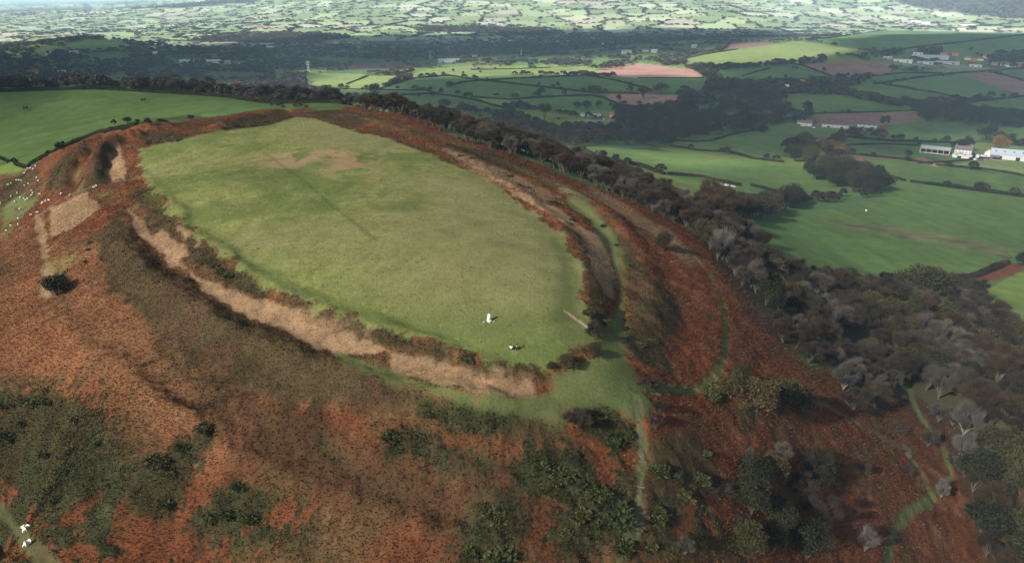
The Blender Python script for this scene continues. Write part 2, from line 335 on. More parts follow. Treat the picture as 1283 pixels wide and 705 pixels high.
GREEN = [[(420,440),(470,455),(520,472),(600,494),(668,498),(690,490),(690,465),(760,440),(775,470),(815,505),(800,525),(760,505),(705,512),(700,530),(650,515),(560,500),(500,485),(440,460)],
 [(712,248),(745,265),(772,295),(782,330),(786,380),(780,430),(790,470),(812,505),(790,520),(760,500),(755,440),(762,410),(772,380),(772,345),(760,310),(735,275),(705,252)],
 [(94,214),(100,210),(106,232),(98,242),(90,240)], [(118,246),(140,238),(146,255),(128,262)], [(0,262),(25,240),(50,245),(40,262),(10,300),(0,300)],
 [(815,560),(840,560),(842,580),(815,590)], [(60,330),(90,318),(112,310),(110,322),(75,340)], [(155,240),(162,240),(172,262),(164,266)]]
for gi, p in enumerate(GREEN):
    z = zone(p, 1.0, 1.2) if gi < 2 else zone(p, 2.5, 3.5) * sstep(-.5, .25, N1 + N2 * .6); mixv(z * .9, K['green'][None, None] * (1 + .25 * N1[..., None] + .2 * N2[..., None])); cover(z, '')
FORT = [(174,186),(215,178),(262,166),(330,158),(372,147),(400,150),(430,160),(480,172),(530,190),(575,208),(610,226),(650,252),(690,282),(715,305),(726,335),(722,370),(735,400),(742,425),(728,450),(690,466),(640,450),(600,452),(560,434),(500,415),(450,398),(400,385),(350,366),(310,345),(270,316),(235,286),(215,265),(195,240),(178,215)]
FP = wpoly(FORT); fsd = poly_sd(FP, GX, GY, 12)
fz = sstep(.7, -.7, fsd + (N1 * 1.6 + N2 * 1.3 + N4 * .6) * 1.3)
Nf = fbm(GX / 2.5, GY, 22, 4, 77); Ng = fbm(GX, GY / 1.6, 7, 3, 78)
fc = K['fort'][None, None] * (1 + .20 * N2[..., None] + .28 * N4[..., None])
k = sstep(-.1, .45, Nf)[..., None]; fc = fc * (1 - .65 * k) + K['fort2'] * .65 * k
k = sstep(.0, .5, -Nf - .5 * Ng)[..., None]; fc = fc * (1 - .75 * k) + K['fort3'] * .75 * k
# the pasture is greener at its south end and along the western and southern edge
px_, py_ = project(GX, GY, GZ)
S = np.stack(at([613, 640], [397, 436]), 1)
near = sstep(34, 4, np.hypot((GX - S[0, 0] - 3) * .75, (GY - S[0, 1] + 6) * 1.6))[..., None]; fc = fc * (1 - .8 * near) + K['fort3'] * .95 * near
yellow_ = sstep(38, 8, np.hypot((GX - 0) * .8, (GY - 128) * .8) + N3 * 14)[..., None]; fc = fc * (1 - .5 * yellow_) + K['fort2'] * 1.12 * .5 * yellow_  # paler, yellower grass around the middle of the pasture
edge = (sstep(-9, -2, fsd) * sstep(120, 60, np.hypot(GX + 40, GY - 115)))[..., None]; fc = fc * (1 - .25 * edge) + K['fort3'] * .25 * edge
spk = (sstep(.50, .66, fbm(GX, GY, .55, 2, 410)) * .7)[..., None]; fc = fc * (1 - spk) + np.array([.10,.075,.04]) * spk
spk = (sstep(.35, .6, fbm(GX, GY, 1.3, 3, 411)) * .5)[..., None]; fc = fc * (1 - spk) + K['fort2'] * 1.15 * spk
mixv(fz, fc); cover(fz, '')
for p in ([(318,200),(350,190),(400,188),(450,186),(500,190),(480,205),(455,222),(425,222),(400,205),(360,212),(330,212)], [(296,206),(326,205),(328,220),(305,220)]):
    z = zone(p, 5, 7) * sstep(-.25, .05, N1 + Ng + .6 * N2); mix(z * .85, K['straw'] * 1.25)
for p, w, a in (([(330,190),(350,205),(385,230),(430,268),(470,300)], .6, .45), ([(180,240),(215,262),(260,300),(330,345),(420,380),(500,405)], 1.2, .3), ([(190,225),(260,215),(350,205)], .8, .3), ([(700,300),(712,330),(716,370),(700,400)], 1.5, .5)):
    D, A = line_dist(wpoly(p, False), GX, GY, 6); mix(sstep(w * 1.6, w * .4, D + N2 * .5) * a, K['fort3'] * .8)
# small bumps of the cover itself ------------------------------------------------------
cov = np.clip(BR * .35 + OL * .45 + GO * .55 + ST * .12, 0, 1) * sstep(700, 300, rr)
GZ += cov * (fbm(GX, GY, 1.6, 3, 90) * .9 + fbm(GX, GY, 6, 2, 91) * .8)
# ------------------------------------------------------------------ fields of the valley (photo polygons)
FIELDS = [ # (points, colour, brightness)
([(945,278),(985,268),(1040,262),(1103,250),(1108,228),(1140,228),(1283,250),(1420,275),(1420,330),(1283,322),(1262,322),(1210,347),(1150,352),(1100,352),(1050,347),(1010,328),(960,302)],'g1',1.0),
([(1225,368),(1283,338),(1400,330),(1400,430),(1283,410),(1240,398)],'g2',1.0),
([(1080,197),(1130,201),(1283,222),(1400,240),(1400,268),(1283,247),(1140,226),(1108,216)],'g1',.95),
([(1190,207),(1230,200),(1400,198),(1400,235),(1283,219),(1200,209)],'g4',1.0),
([(720,183),(800,187),(870,194),(905,200),(960,203),(1000,210),(1060,226),(1085,240),(1075,248),(1010,247),(960,238),(900,230),(850,219),(780,208),(740,196)],'g1',1.0),
([(870,180),(920,172),(985,162),(982,200),(940,198),(905,192)],'g1',1.0),
([(745,203),(800,213),(850,223),(910,233),(945,240),(935,252),(880,258),(850,262),(800,245),(760,225)],'g2',.9),
([(1112,156),(1150,151),(1200,153),(1283,160),(1400,168),(1400,185),(1283,178),(1230,176),(1180,177),(1108,176)],'g1',1.0),
([(1060,183),(1110,180),(1150,184),(1160,197),(1130,198),(1062,193)],'g1',1.0),
([(1065,173),(1108,176),(1150,181),(1110,181),(1062,182)],'g3',1.0),
([(1195,188),(1215,178),(1283,184),(1400,190),(1400,198),(1240,198)],'g4',.9),
([(1008,148),(1060,142),(1100,141),(1150,141),(1148,151),(1110,157),(1010,158)],'brown',.9),
([(1010,158),(1110,157),(1112,166),(1070,172),(1010,170)],'g1',1.0),
([(982,118),(1050,120),(1110,130),(1145,138),(1060,142),(1000,144)],'g1',.95),
([(1003,80),(1060,76),(1118,78),(1125,90),(1090,96),(1045,98),(1030,91)],'brown',1.0),
([(885,88),(920,86),(1000,80),(1028,92),(1040,99),(990,102),(930,104),(905,98)],'g3',1.1),
([(858,74),(900,65),(1000,52),(1075,62),(1072,66),(1000,74),(960,79),(900,83),(872,81)],'g4',1.0),
([(1095,104),(1150,98),(1200,93),(1235,104),(1283,122),(1210,127),(1190,123),(1150,113)],'g3',1.15),
([(1203,93),(1240,89),(1283,100),(1400,118),(1400,135),(1283,121),(1235,104)],'brown',1.0),
([(1045,111),(1095,105),(1150,114),(1195,125),(1150,129),(1110,124)],'g1',.9),
([(1198,131),(1283,123),(1400,130),(1400,142),(1283,138),(1230,138)],'g1',.9),
([(1235,88),(1283,85),(1400,88),(1400,110),(1283,101)],'g3',1.0),
([(1088,96),(1180,91),(1200,92),(1150,97),(1092,103)],'g3',1.0),
([(1160,90),(1190,84),(1245,84),(1235,88),(1180,91)],'g4',.9),
([(1020,50),(1110,38),(1300,42),(1300,62),(1200,70),(1110,68),(1075,60)],'g3',1.1),
([(375,96),(400,92),(455,93),(462,96),(434,107),(420,112),(376,110)],'g4',1.05),
([(436,107),(464,95),(505,95),(490,103),(475,112),(420,113)],'g4',1.1),
([(477,112),(520,99),(560,96),(600,101),(570,105),(555,109),(535,113)],'g3',1.0),
([(505,95),(540,86),(590,82),(640,83),(640,94),(600,96),(560,95),(520,98)],'g4',1.0),
([(535,113),(560,105),(600,102),(640,106),(700,113),(740,116),(700,121),(640,124),(600,124),(590,122),(545,118)],'g3',1.0),
([(600,101),(640,99),(700,96),(735,96),(770,101),(800,108),(812,112),(790,117),(745,115),(690,111),(640,105)],'g3',1.05),
([(560,95),(600,96),(640,94),(720,95),(690,96),(640,99),(600,101)],'g3',1.1),
([(480,123),(500,120),(540,119),(565,122),(595,125),(630,136),(560,137),(505,133)],'g3',1.0),
([(400,113),(475,113),(530,115),(500,120),(480,124),(440,118)],'g3',.9),
([(592,123),(640,125),(660,126),(640,132),(628,134)],'g2',.9),
([(655,134),(640,130),(665,124),(740,120),(775,131),(800,137),(740,140),(700,139)],'g3',1.05),
([(640,84),(700,80),(780,84),(790,89),(745,91),(700,94),(640,93)],'g4',1.15),
([(738,94),(760,84),(800,79),(868,87),(882,97),(800,98)],'brown',1.45),
([(800,98),(880,98),(905,106),(850,113),(818,111),(775,101)],'g3',1.05),
([(750,118),(800,117),(850,120),(850,132),(800,133),(772,128)],'brown',1.35),
([(705,152),(765,151),(768,158),(740,163),(712,160)],'g2',.9),
([(840,138),(870,140),(900,141),(950,146),(930,152),(880,150)],'g1',.9), ([(893,140),(930,139),(955,146),(940,151),(900,149)],'g1',.9),
([(860,120),(884,118),(884,124),(860,125)],'brown',1.1), ([(905,122),(950,122),(960,127),(920,128)],'brown',1.0),
([(425,138),(395,139),(300,134),(240,148),(171,155),(127,162),(63,190),(43,201),(20,206),(-10,198),(-300,240)],'g1',.78),
([(-300,250),(-10,200),(20,208),(30,212),(0,218),(-60,240)],'g2',.9),
([(15,100),(50,100),(50,107),(15,108)],'g2',.9),
([(80,55),(110,50),(150,52),(160,60),(120,64),(85,62)],'g3',1.1), ([(50,58),(80,60),(85,66),(50,66)],'g3',1.0), ([(110,68),(150,66),(175,68),(150,76),(115,74)],'g3',1.0),
([(255,92),(320,92),(345,96),(300,101),(255,98)],'g1',.9), ([(390,72),(420,75),(480,75),(470,80),(400,80)],'g3',.9), ([(450,52),(535,50),(530,56),(460,57)],'straw',.45),
([(290,126),(320,112),(370,110),(372,125),(340,126)],'g1',.9)]
FPOLY = []
for i, (p, c, b) in enumerate(FIELDS):
    P = wpoly(p, True, 22)
    if p[0] == (425,138): P = np.concatenate([wpoly(p, False, 22), [wpt(-300, 420), wpt(-300, 640), wpt(0, 650), wpt(150, 640), wpt(300, 575), wpt(380, 480), wpt(445, 410)]])
    FPOLY.append(P)
    sc_ = float(np.mean(np.hypot(P[:, 0], P[:, 1]))) / 400
    sd = poly_sd(P, GX, GY, 8 * sc_ + 4); z = sstep(.7 * sc_, -.7 * sc_, sd)
    ang = i * 1.3; str_ = vnoise((GX * math.cos(ang) + GY * math.sin(ang)) / (3.5 * max(1, sc_)), (GY * math.cos(ang) - GX * math.sin(ang)) / 90, 200 + i)
    c_ = (K[c] * b)[None, None] * (1 + .20 * N3[..., None] + .24 * (str_[..., None] - .5) + .14 * N1[..., None])
    mixv(z, c_); BR *= 1 - z; OL *= 1 - z; ST *= 1 - z; GO *= 1 - z
    if rr[sd < 0].size: OBJ[(sd < 0)] = len(ONAME)
    ONAME.append('field')
RUSH = wpoly([(1020,272),(1080,280),(1140,285),(1200,296),(1268,312),(1283,318),(1250,322),(1190,308),(1120,296),(1060,286)])
z = sstep(3, -4, poly_sd(RUSH, GX, GY, 12) + N1 * 9); mixv(z * .8, K['rough'][None, None] * (1 + .7 * N1[..., None])); ST += z * .8
for p in ([(1218,346),(1262,328),(1283,332),(1283,340),(1240,352),(1222,358)],): mix(zone(p, 1.5, 2), K['bracken'])
for p, w in (([(850,201),(880,203),(900,197),(920,198)], 2.2), ([(780,215),(800,222),(820,232),(850,236)], 3), ([(790,226),(815,238),(835,245)], 2.5), ([(840,225),(860,233),(875,240)], 2.5)):
    D, A = line_dist(wpoly(p, False), GX, GY, 12); mix(sstep(w * 1.3, w * .4, D + N1 * 3) * .7, K['rough'])
for p, c in (([(1186,193),(1228,195),(1262,199),(1280,200),(1262,202),(1226,200),(1190,196)], 'yard'), ([(1166,204),(1174,205),(1174,209),(1166,208)], 'pale'), ([(716,151),(780,149),(780,151),(716,153)], 'yard'), ([(1120,79),(1180,80),(1230,84),(1230,86),(1180,84),(1120,81)], 'yard')): mix(zone(p, 1.5, 2) * .8, K[c])
# paths --------------------------------------------------------------------------------
PATHS = [([(868,322),(890,345),(903,375),(911,410),(908,445),(895,472),(875,487),(830,487),(795,485)], .6, 'green', .85),
 ([(797,500),(805,560),(803,600),(800,650),(780,690),(768,720)], .55, 'path', .9), ([(1108,730),(1113,690),(1120,665),(1140,640),(1167,622)], .65, 'green', .8),
 ([(1167,622),(1155,595),(1142,575),(1135,560)], .8, 'green', .6), ([(1167,622),(1192,595),(1180,560),(1158,530),(1142,500),(1138,470)], .6, 'green', .7), ([(-20,625),(10,650),(40,685),(70,715)], .8, 'verge', .8),
 ([(20,290),(60,262),(85,246),(119,233),(160,226),(176,222)], .8, 'path', .6), ([(706,388),(725,403),(740,415)], .25, 'pale', .9), ([(712,250),(745,272),(764,300),(772,340)], .5, 'path', .7),
 ([(1000,495),(1040,510),(1090,540),(1130,560)], .7, 'path', .5), ([(700,236),(760,256),(830,292),(868,322)], .6, 'path', .6)]
for p, w, c, a in PATHS:
    D, A = line_dist(wpoly(p, False, 10), GX, GY, 6); m = sstep(w * 1.35, w * .6, D + N2 * .65 + N1 * .4)
    mixv(m * a, K[c][None, None] * (1 + .2 * N2[..., None])); cover(m, ''); OBJ[m > .5] = 2
    GZ -= .12 * sstep(w * 2, w * .5, D)
# ------------------------------------------------------------------ build the ground sheet, one object per kind of land
def new_mat(name, rough=.95, spec=.15):
    m = bpy.data.materials.new(name); m.use_nodes = True; nt = m.node_tree
    b = nt.nodes['Principled BSDF']; b.inputs['Roughness'].default_value = rough; b.inputs['Specular IOR Level'].default_value = spec
    return m, nt, b
def N_(nt, t, **kw):
    n = nt.nodes.new(t)
    for k_, v in kw.items(): setattr(n, k_, v)
    return n
def ground_mat():
    m, nt, b = new_mat('ground_cover', 1.0, .05)
    at_ = N_(nt, 'ShaderNodeAttribute', attribute_name='Col'); tc = N_(nt, 'ShaderNodeTexCoord')
    n1 = N_(nt, 'ShaderNodeTexNoise'); n1.inputs['Scale'].default_value = 2.6; n1.inputs['Detail'].default_value = 6; n1.inputs['Roughness'].default_value = .7
    n2 = N_(nt, 'ShaderNodeTexNoise'); n2.inputs['Scale'].default_value = .16; n2.inputs['Detail'].default_value = 5
    nt.links.new(tc.outputs['Object'], n1.inputs['Vector']); nt.links.new(tc.outputs['Object'], n2.inputs['Vector'])
    r1 = N_(nt, 'ShaderNodeMapRange'); r1.inputs['From Min'].default_value = .25; r1.inputs['From Max'].default_value = .75; r1.inputs['To Min'].default_value = .62; r1.inputs['To Max'].default_value = 1.38
    r2 = N_(nt, 'ShaderNodeMapRange'); r2.inputs['From Min'].default_value = .3; r2.inputs['From Max'].default_value = .7; r2.inputs['To Min'].default_value = .86; r2.inputs['To Max'].default_value = 1.14
    nt.links.new(n1.outputs[0], r1.inputs[0]); nt.links.new(n2.outputs[0], r2.inputs[0])
    mu = N_(nt, 'ShaderNodeMath', operation='MULTIPLY'); nt.links.new(r1.outputs[0], mu.inputs[0]); nt.links.new(r2.outputs[0], mu.inputs[1])
    v = N_(nt, 'ShaderNodeVectorMath', operation='SCALE'); nt.links.new(at_.outputs['Color'], v.inputs[0]); nt.links.new(mu.outputs[0], v.inputs['Scale'])
    nt.links.new(v.outputs[0], b.inputs['Base Color'])
    bp = N_(nt, 'ShaderNodeBump'); bp.inputs['Strength'].default_value = .5; bp.inputs['Distance'].default_value = .12
    nt.links.new(n1.outputs[0], bp.inputs['Height']); nt.links.new(bp.outputs[0], b.inputs['Normal'])
    return m
M_GROUND = ground_mat()
def raw_mesh(name, V, Fc, k, col=None, smooth=True):
    """fast mesh: V (n,3), Fc (m,k) faces with k corners, col (n,3) point colours"""
    me = bpy.data.meshes.new(name); me.vertices.add(len(V)); me.vertices.foreach_set('co', np.ascontiguousarray(V, np.float32).ravel())
    me.loops.add(len(Fc) * k); me.loops.foreach_set('vertex_index', np.ascontiguousarray(Fc, np.int32).ravel())
    me.polygons.add(len(Fc)); me.polygons.foreach_set('loop_start', np.arange(0, len(Fc) * k, k, dtype=np.int32))
    if smooth: me.polygons.foreach_set('use_smooth', np.ones(len(Fc), bool))
    if col is not None:
        a = me.color_attributes.new('Col', 'FLOAT_COLOR', 'POINT'); c4 = np.ones((len(V), 4), np.float32); c4[:, :3] = col; a.data.foreach_set('color', c4.ravel())
    me.update(calc_edges=True); return me
def link(name, me, mat=None, parent=None):
    o = bpy.data.objects.new(name, me); C.objects.link(o)
    if mat: me.materials.append(mat)
    if parent: o.parent = parent
    return o
def build_ground():
    V = np.stack([GX, GY, GZ], -1).reshape(-1, 3); CC = np.clip(COL, .004, .9).reshape(-1, 3)
    i = np.arange(NT); i2 = (i + 1) % NT
    j = np.arange(NR - 1)
    a = (i[:, None] * NR + j[None]); b = (i2[:, None] * NR + j[None])
    Q = np.stack([a, a + 1, b + 1, b], -1).reshape(-1, 4)
    ids = OBJ[:, :-1].reshape(-1)
    order = {}
    for k_ in np.unique(ids):
        q = Q[ids == k_]; u, inv = np.unique(q.ravel(), return_inverse=True)
        v = V[u]; c = CC[u]; q = inv.reshape(-1, 4)
        if k_ == 0:      # close the sheet under the viewer
            rim = np.nonzero(np.isin(u, np.arange(NT) * NR))[0]
        o = link(ONAME[k_], raw_mesh(ONAME[k_], v, q[:, ::-1], 4, c), M_GROUND); o['kind'] = 'structure'
    # inner disc under the viewer
    ring = V[np.arange(NT) * NR]; cz = ring[:, 2].mean(); vv = np.concatenate([ring, [[0, 0, cz]]]); t = np.stack([np.arange(NT), (np.arange(NT) + 1) % NT, np.full(NT, NT)], 1)
    o = link('ground', raw_mesh('ground', vv, t, 3, np.tile(K['bracken'], (NT + 1, 1))), M_GROUND); o['kind'] = 'structure'
build_ground()
# ------------------------------------------------------------------ haze and clouds
def tag(o, label=None, cat=None, group=None, kind=None):
    if label: o['label'] = label
    if cat: o['category'] = cat
    if group: o['group'] = group
    if kind: o['kind'] = kind
    return o
def build_haze():
    zb, zt, R_ = float(GZ.min()) - 1.0, max(float(GZ.max()), CZ) + 25.0, 43500.0
    v = [(x, y, z) for z in (zb, zt) for x, y in ((-R_, -R_), (R_, -R_), (R_, R_), (-R_, R_))]
    f = [(3, 2, 1, 0), (4, 5, 6, 7), (0, 1, 5, 4), (1, 2, 6, 5), (2, 3, 7, 6), (3, 0, 4, 7)]
    me = bpy.data.meshes.new('haze'); me.from_pydata(v, [], f)
    m = bpy.data.materials.new('haze_air'); m.use_nodes = True; nt = m.node_tree
    for n in list(nt.nodes): nt.nodes.remove(n)
    out = nt.nodes.new('ShaderNodeOutputMaterial'); pv = nt.nodes.new('ShaderNodeVolumePrincipled')
    pv.inputs['Color'].default_value = (.50, .74, 1.0, 1); pv.inputs['Density'].default_value = HAZE; pv.inputs['Anisotropy'].default_value = -.3
    nt.links.new(pv.outputs[0], out.inputs['Volume'])
    o = link('haze', me, m); o['kind'] = 'stuff'
build_haze()
def cloud_mat():
    m, nt, b = new_mat('cloud_vapour', 1.0, 0)
    b.inputs['Base Color'].default_value = (.9, .9, .9, 1)
    at_ = N_(nt, 'ShaderNodeAttribute', attribute_name='Col'); nt.links.new(at_.outputs['Fac'], b.inputs['Alpha'])
    return m
M_CLOUD = cloud_mat()
def cloud(pts, alt, opacity, soft, label_seed):
    """a flat-bottomed bank of cloud, drifting where its shade falls on the photo polygon pts"""
    P = wpoly(pts, True, 60); z0 = float(np.mean(H(P[:, 0], P[:, 1])))
    P = P + SDIR[:2] * (alt - z0) / SDIR[2]
    x0, y0 = P.min(0) - soft; x1, y1 = P.max(0) + soft
    n = 110; X, Y = np.meshgrid(np.linspace(x0, x1, n), np.linspace(y0, y1, n), indexing='ij')
    sd = poly_sd(P, X, Y, 1e6)
    sd = sd + fbm(X, Y, soft * 2.2, 4, label_seed) * soft * 1.1
    a = sstep(soft * .5, -soft * .5, sd) * opacity
    th = np.clip(-sd + soft * .5, 0, None); th = 160 * (1 - np.exp(-th / 250)) * (1 + .5 * fbm(X, Y, 180, 4, label_seed + 3))
    inside = (sd < soft * .55)
    V = np.concatenate([np.stack([X, Y, alt + np.maximum(th, 0.5)], -1).reshape(-1, 3), np.stack([X, Y, alt - .12 * np.maximum(th, .5)], -1).reshape(-1, 3)])
    A = np.concatenate([a.ravel(), a.ravel()]); idx = np.arange(n * n).reshape(n, n)
    q = np.stack([idx[:-1, :-1], idx[1:, :-1], idx[1:, 1:], idx[:-1, 1:]], -1).reshape(-1, 4)
    keep = inside[:-1, :-1].ravel() | inside[1:, 1:].ravel() | inside[1:, :-1].ravel() | inside[:-1, 1:].ravel()
    q = q[keep]
    Q = np.concatenate([q, q[:, ::-1] + n * n])
    u, inv = np.unique(Q.ravel(), return_inverse=True)
    Aone = 1 - np.sqrt(np.clip(1 - A, 0, 1))     # light crosses two skins of the cloud
    o = link('clouds', raw_mesh('clouds', V[u], inv.reshape(-1, 4), 4, np.repeat(Aone[u][:, None], 3, 1)), M_CLOUD); o['kind'] = 'structure'
cloud([(-500,74),(0,69),(60,57),(110,49),(150,52),(190,62),(250,57),(300,52),(420,46),(640,41),(850,34),(1000,40),(960,52),(900,62),(850,70),(760,72),(640,74),(560,76),(480,86),(380,88),(370,104),(200,116),(-500,122)], 900, .97, 120, 1)
cloud([(440,120),(478,112),(520,100),(600,99),(680,96),(760,97),(830,97),(870,100),(890,84),(960,78),(1040,72),(1070,62),(1050,50),(1150,43),(1500,40),(1500,165),(1283,166),(1180,172),(1130,176),(1110,200),(1000,196),(960,206),(900,196),(720,180),(560,150)], 900, .84, 60, 2)
cloud([(-600,100),(60,108),(240,118),(440,128),(560,150),(720,190),(960,210),(1110,176),(1150,160),(1400,152),(1500,700),(641,1500),(-700,1200)], 650, .49, 90, 3)  # unseen thin cloud, added overhead to dim the hill
# ------------------------------------------------------------------ vegetation materials
def plant_mat(name, c1, c2, c3=None, spread=.35, attr=False):
    """c1..c3: colours the individual plants are picked from (object random); faces vary with a vertex colour"""
    m, nt, b = new_mat(name, .9, .12)
    oi = N_(nt, 'ShaderNodeObjectInfo'); cr = N_(nt, 'ShaderNodeValToRGB')
    cr.color_ramp.elements[0].color = (*c1, 1); cr.color_ramp.elements[1].color = (*(c3 or c2), 1)
    e = cr.color_ramp.elements.new(.5); e.color = (*c2, 1)
    nt.links.new(oi.outputs['Random'], cr.inputs[0])
    at_ = N_(nt, 'ShaderNodeAttribute', attribute_name='Col')
    mx = N_(nt, 'ShaderNodeMix', data_type='RGBA', blend_type='MULTIPLY'); mx.inputs[0].default_value = 1
    nt.links.new(cr.outputs[0], mx.inputs[6]); nt.links.new(at_.outputs['Color'], mx.inputs[7]); nt.links.new(mx.outputs[2], b.inputs['Base Color'])
    return m
def attr_mat(name, rough=.95):
    m, nt, b = new_mat(name, rough, .05); at_ = N_(nt, 'ShaderNodeAttribute', attribute_name='Col'); nt.links.new(at_.outputs['Color'], b.inputs['Base Color'])
    tr = N_(nt, 'ShaderNodeBsdfTranslucent'); nt.links.new(at_.outputs['Color'], tr.inputs['Color']); mx = N_(nt, 'ShaderNodeMixShader'); mx.inputs[0].default_value = .38
    out = [n for n in nt.nodes if n.type == 'OUTPUT_MATERIAL'][0]; nt.links.new(b.outputs[0], mx.inputs[1]); nt.links.new(tr.outputs[0], mx.inputs[2]); nt.links.new(mx.outputs[0], out.inputs['Surface'])
    return m
M_BARE = plant_mat('bare_twigs', (.030,.024,.019), (.047,.038,.031), (.100,.088,.074))
M_BROWN = plant_mat('brown_twigs', (.026,.019,.014), (.040,.028,.019), (.056,.040,.023))
M_PALE = plant_mat('pale_twigs', (.065,.060,.054), (.09,.083,.075), (.12,.11,.10))
M_DARK = plant_mat('dark_leaves', (.016,.020,.010), (.024,.026,.013), (.040,.035,.018))
M_OLIVE = plant_mat('olive_leaves', (.036,.037,.016), (.048,.044,.020), (.066,.050,.022))
M_RUST = plant_mat('autumn_leaves', (.15,.075,.03), (.19,.10,.04), (.13,.10,.04))
M_GORSE = plant_mat('gorse_leaves', (.030,.040,.014), (.042,.048,.018), (.060,.055,.022))
M_BARK = plant_mat('bark', (.07,.055,.045), (.09,.075,.06), (.11,.09,.075)); M_BARKP = plant_mat('pale_bark', (.15,.14,.12), (.19,.175,.155), (.13,.12,.10))
M_COVER = attr_mat('ground_plants')
def rdir(n, g=rng):
    v = g.normal(size=(n, 3)); return v / np.linalg.norm(v, axis=1, keepdims=True)
def diamonds(base, d, L, W, g=rng, bend=.15):
    """narrow four-cornered leaves: base points, unit directions, lengths, widths -> V, F"""
    n = len(base); s = np.cross(d, rdir(n, g)); s /= np.linalg.norm(s, axis=1, keepdims=True) + 1e-9
    up = np.cross(s, d); L = np.asarray(L)[:, None]; W = np.asarray(W)[:, None]
    mid = base + d * L * .5 + up * L * bend
    V = np.stack([base, mid + s * W * .5, base + d * L, mid - s * W * .5], 1).reshape(-1, 3)
    return V, np.arange(4 * n).reshape(-1, 4)
def tube(p0, p1, r0, r1, k=5):
    p0, p1 = np.array(p0, float), np.array(p1, float); d = p1 - p0; d /= np.linalg.norm(d) + 1e-9
    a = np.cross(d, [0, 0, 1.0] if abs(d[2]) < .9 else [1.0, 0, 0]); a /= np.linalg.norm(a); b = np.cross(d, a)
    t = np.arange(k) * 2 * math.pi / k; ring = np.cos(t)[:, None] * a + np.sin(t)[:, None] * b
    V = np.concatenate([p0 + ring * r0, p1 + ring * r1]); i = np.arange(k); j = (i + 1) % k
    return V, np.stack([i, j, j + k, i + k], 1)
def joinm(parts):
    V, Fc, o = [], [], 0
    for v, f in parts: V.append(v); Fc.append(f + o); o += len(v)
    return np.concatenate(V), np.concatenate(Fc)
def make_tree(name, seed, kind, h=8.0, wide=.44, n=3000, low=.28):
    """kind: bare / leafy / conifer. root empty > trunk, crown"""
    g = np.random.default_rng(seed)
    nc = 16; cl = []
    while len(cl) < nc:
        d = rdir(1, g)[0]
        if kind == 'conifer':
            z = g.uniform(.15, .95); rad = wide * (1 - z) * .9 + .03; a = g.uniform(0, 6.28); c = np.array([math.cos(a) * rad * .6, math.sin(a) * rad * .6, z]) * h; rr_ = (rad * .6 + .05) * h
        else:
            if d[2] < -.55: continue
            s = g.uniform(.45, .82); zc = (1 + low) / 2
            c = np.array([d[0] * wide * s, d[1] * wide * s, zc + d[2] * (1 - low) * .5 * s]) * h; rr_ = h * g.uniform(.16, .25)
        cl.append((c, rr_))
    parts = []; fork = np.array([0, 0, h * max(low, .12) * .9])
    r0 = h * .024
    tr = [tube((0, 0, -.4), fork, r0 * 1.2, r0 * .8, 7)]
    for c, q in cl: 
        m = fork + (c - fork) * .5 + g.normal(size=3) * h * .02 + np.array([0, 0, h * .03]); tr.append(tube(fork - [0, 0, g.uniform(0, .1) * h], m, r0 * .5, r0 * .3, 4)); tr.append(tube(m, c, r0 * .3, r0 * .14, 3))
    tv, tf = joinm(tr)
    V, Fc, S_ = [], [], []
    o = 0; per = n // nc
    for c, q in cl:
        shade = g.uniform(.78, 1.2)
        if kind == 'bare':
            b = c + rdir(per, g) * q * g.uniform(0, .45, (per, 1)); out = (b - fork) / (np.linalg.norm(b - fork, axis=1, keepdims=True) + .01)
            d = out * .9 + rdir(per, g) * .75 + np.array([0, 0, .35]); d /= np.linalg.norm(d, axis=1, keepdims=True)
            L = g.uniform(.5, 1.25, per) * q; W = g.uniform(.022, .055, per) * (h / 8) ** .5 * (1.0 if name != 'pale_tree' else 1.3)
            if name == 'pale_tree': d = out + rdir(per, g) * .28; d /= np.linalg.norm(d, axis=1, keepdims=True); L = L * g.uniform(.8, 1.7, per)
            v, f = diamonds(b, d, L, W, g, .06)
        else:
            dd = rdir(per, g); b = c + dd * (q * g.uniform(.55, 1.05, (per, 1))) * np.array([1, 1, .85]); d = dd * .5 + rdir(per, g) * .8; d /= np.linalg.norm(d, axis=1, keepdims=True)
            L = g.uniform(.22, .5, per) * (h / 8) ** .5; v, f = diamonds(b, d, L, L * .75, g, .2)
        V.append(v); Fc.append(f + o); o += len(v); S_.append(np.repeat(g.uniform(.7, 1.3, per) * shade, 4))
    cv, cf, sh = np.concatenate(V), np.concatenate(Fc), np.concatenate(S_)
    mt = raw_mesh('trunk', tv, tf, 4, np.ones((len(tv), 3))); mc = raw_mesh('crown', cv, cf, 4, np.repeat(sh[:, None], 3, 1), False)
    return dict(name=name, trunk=mt, crown=mc, h=h)
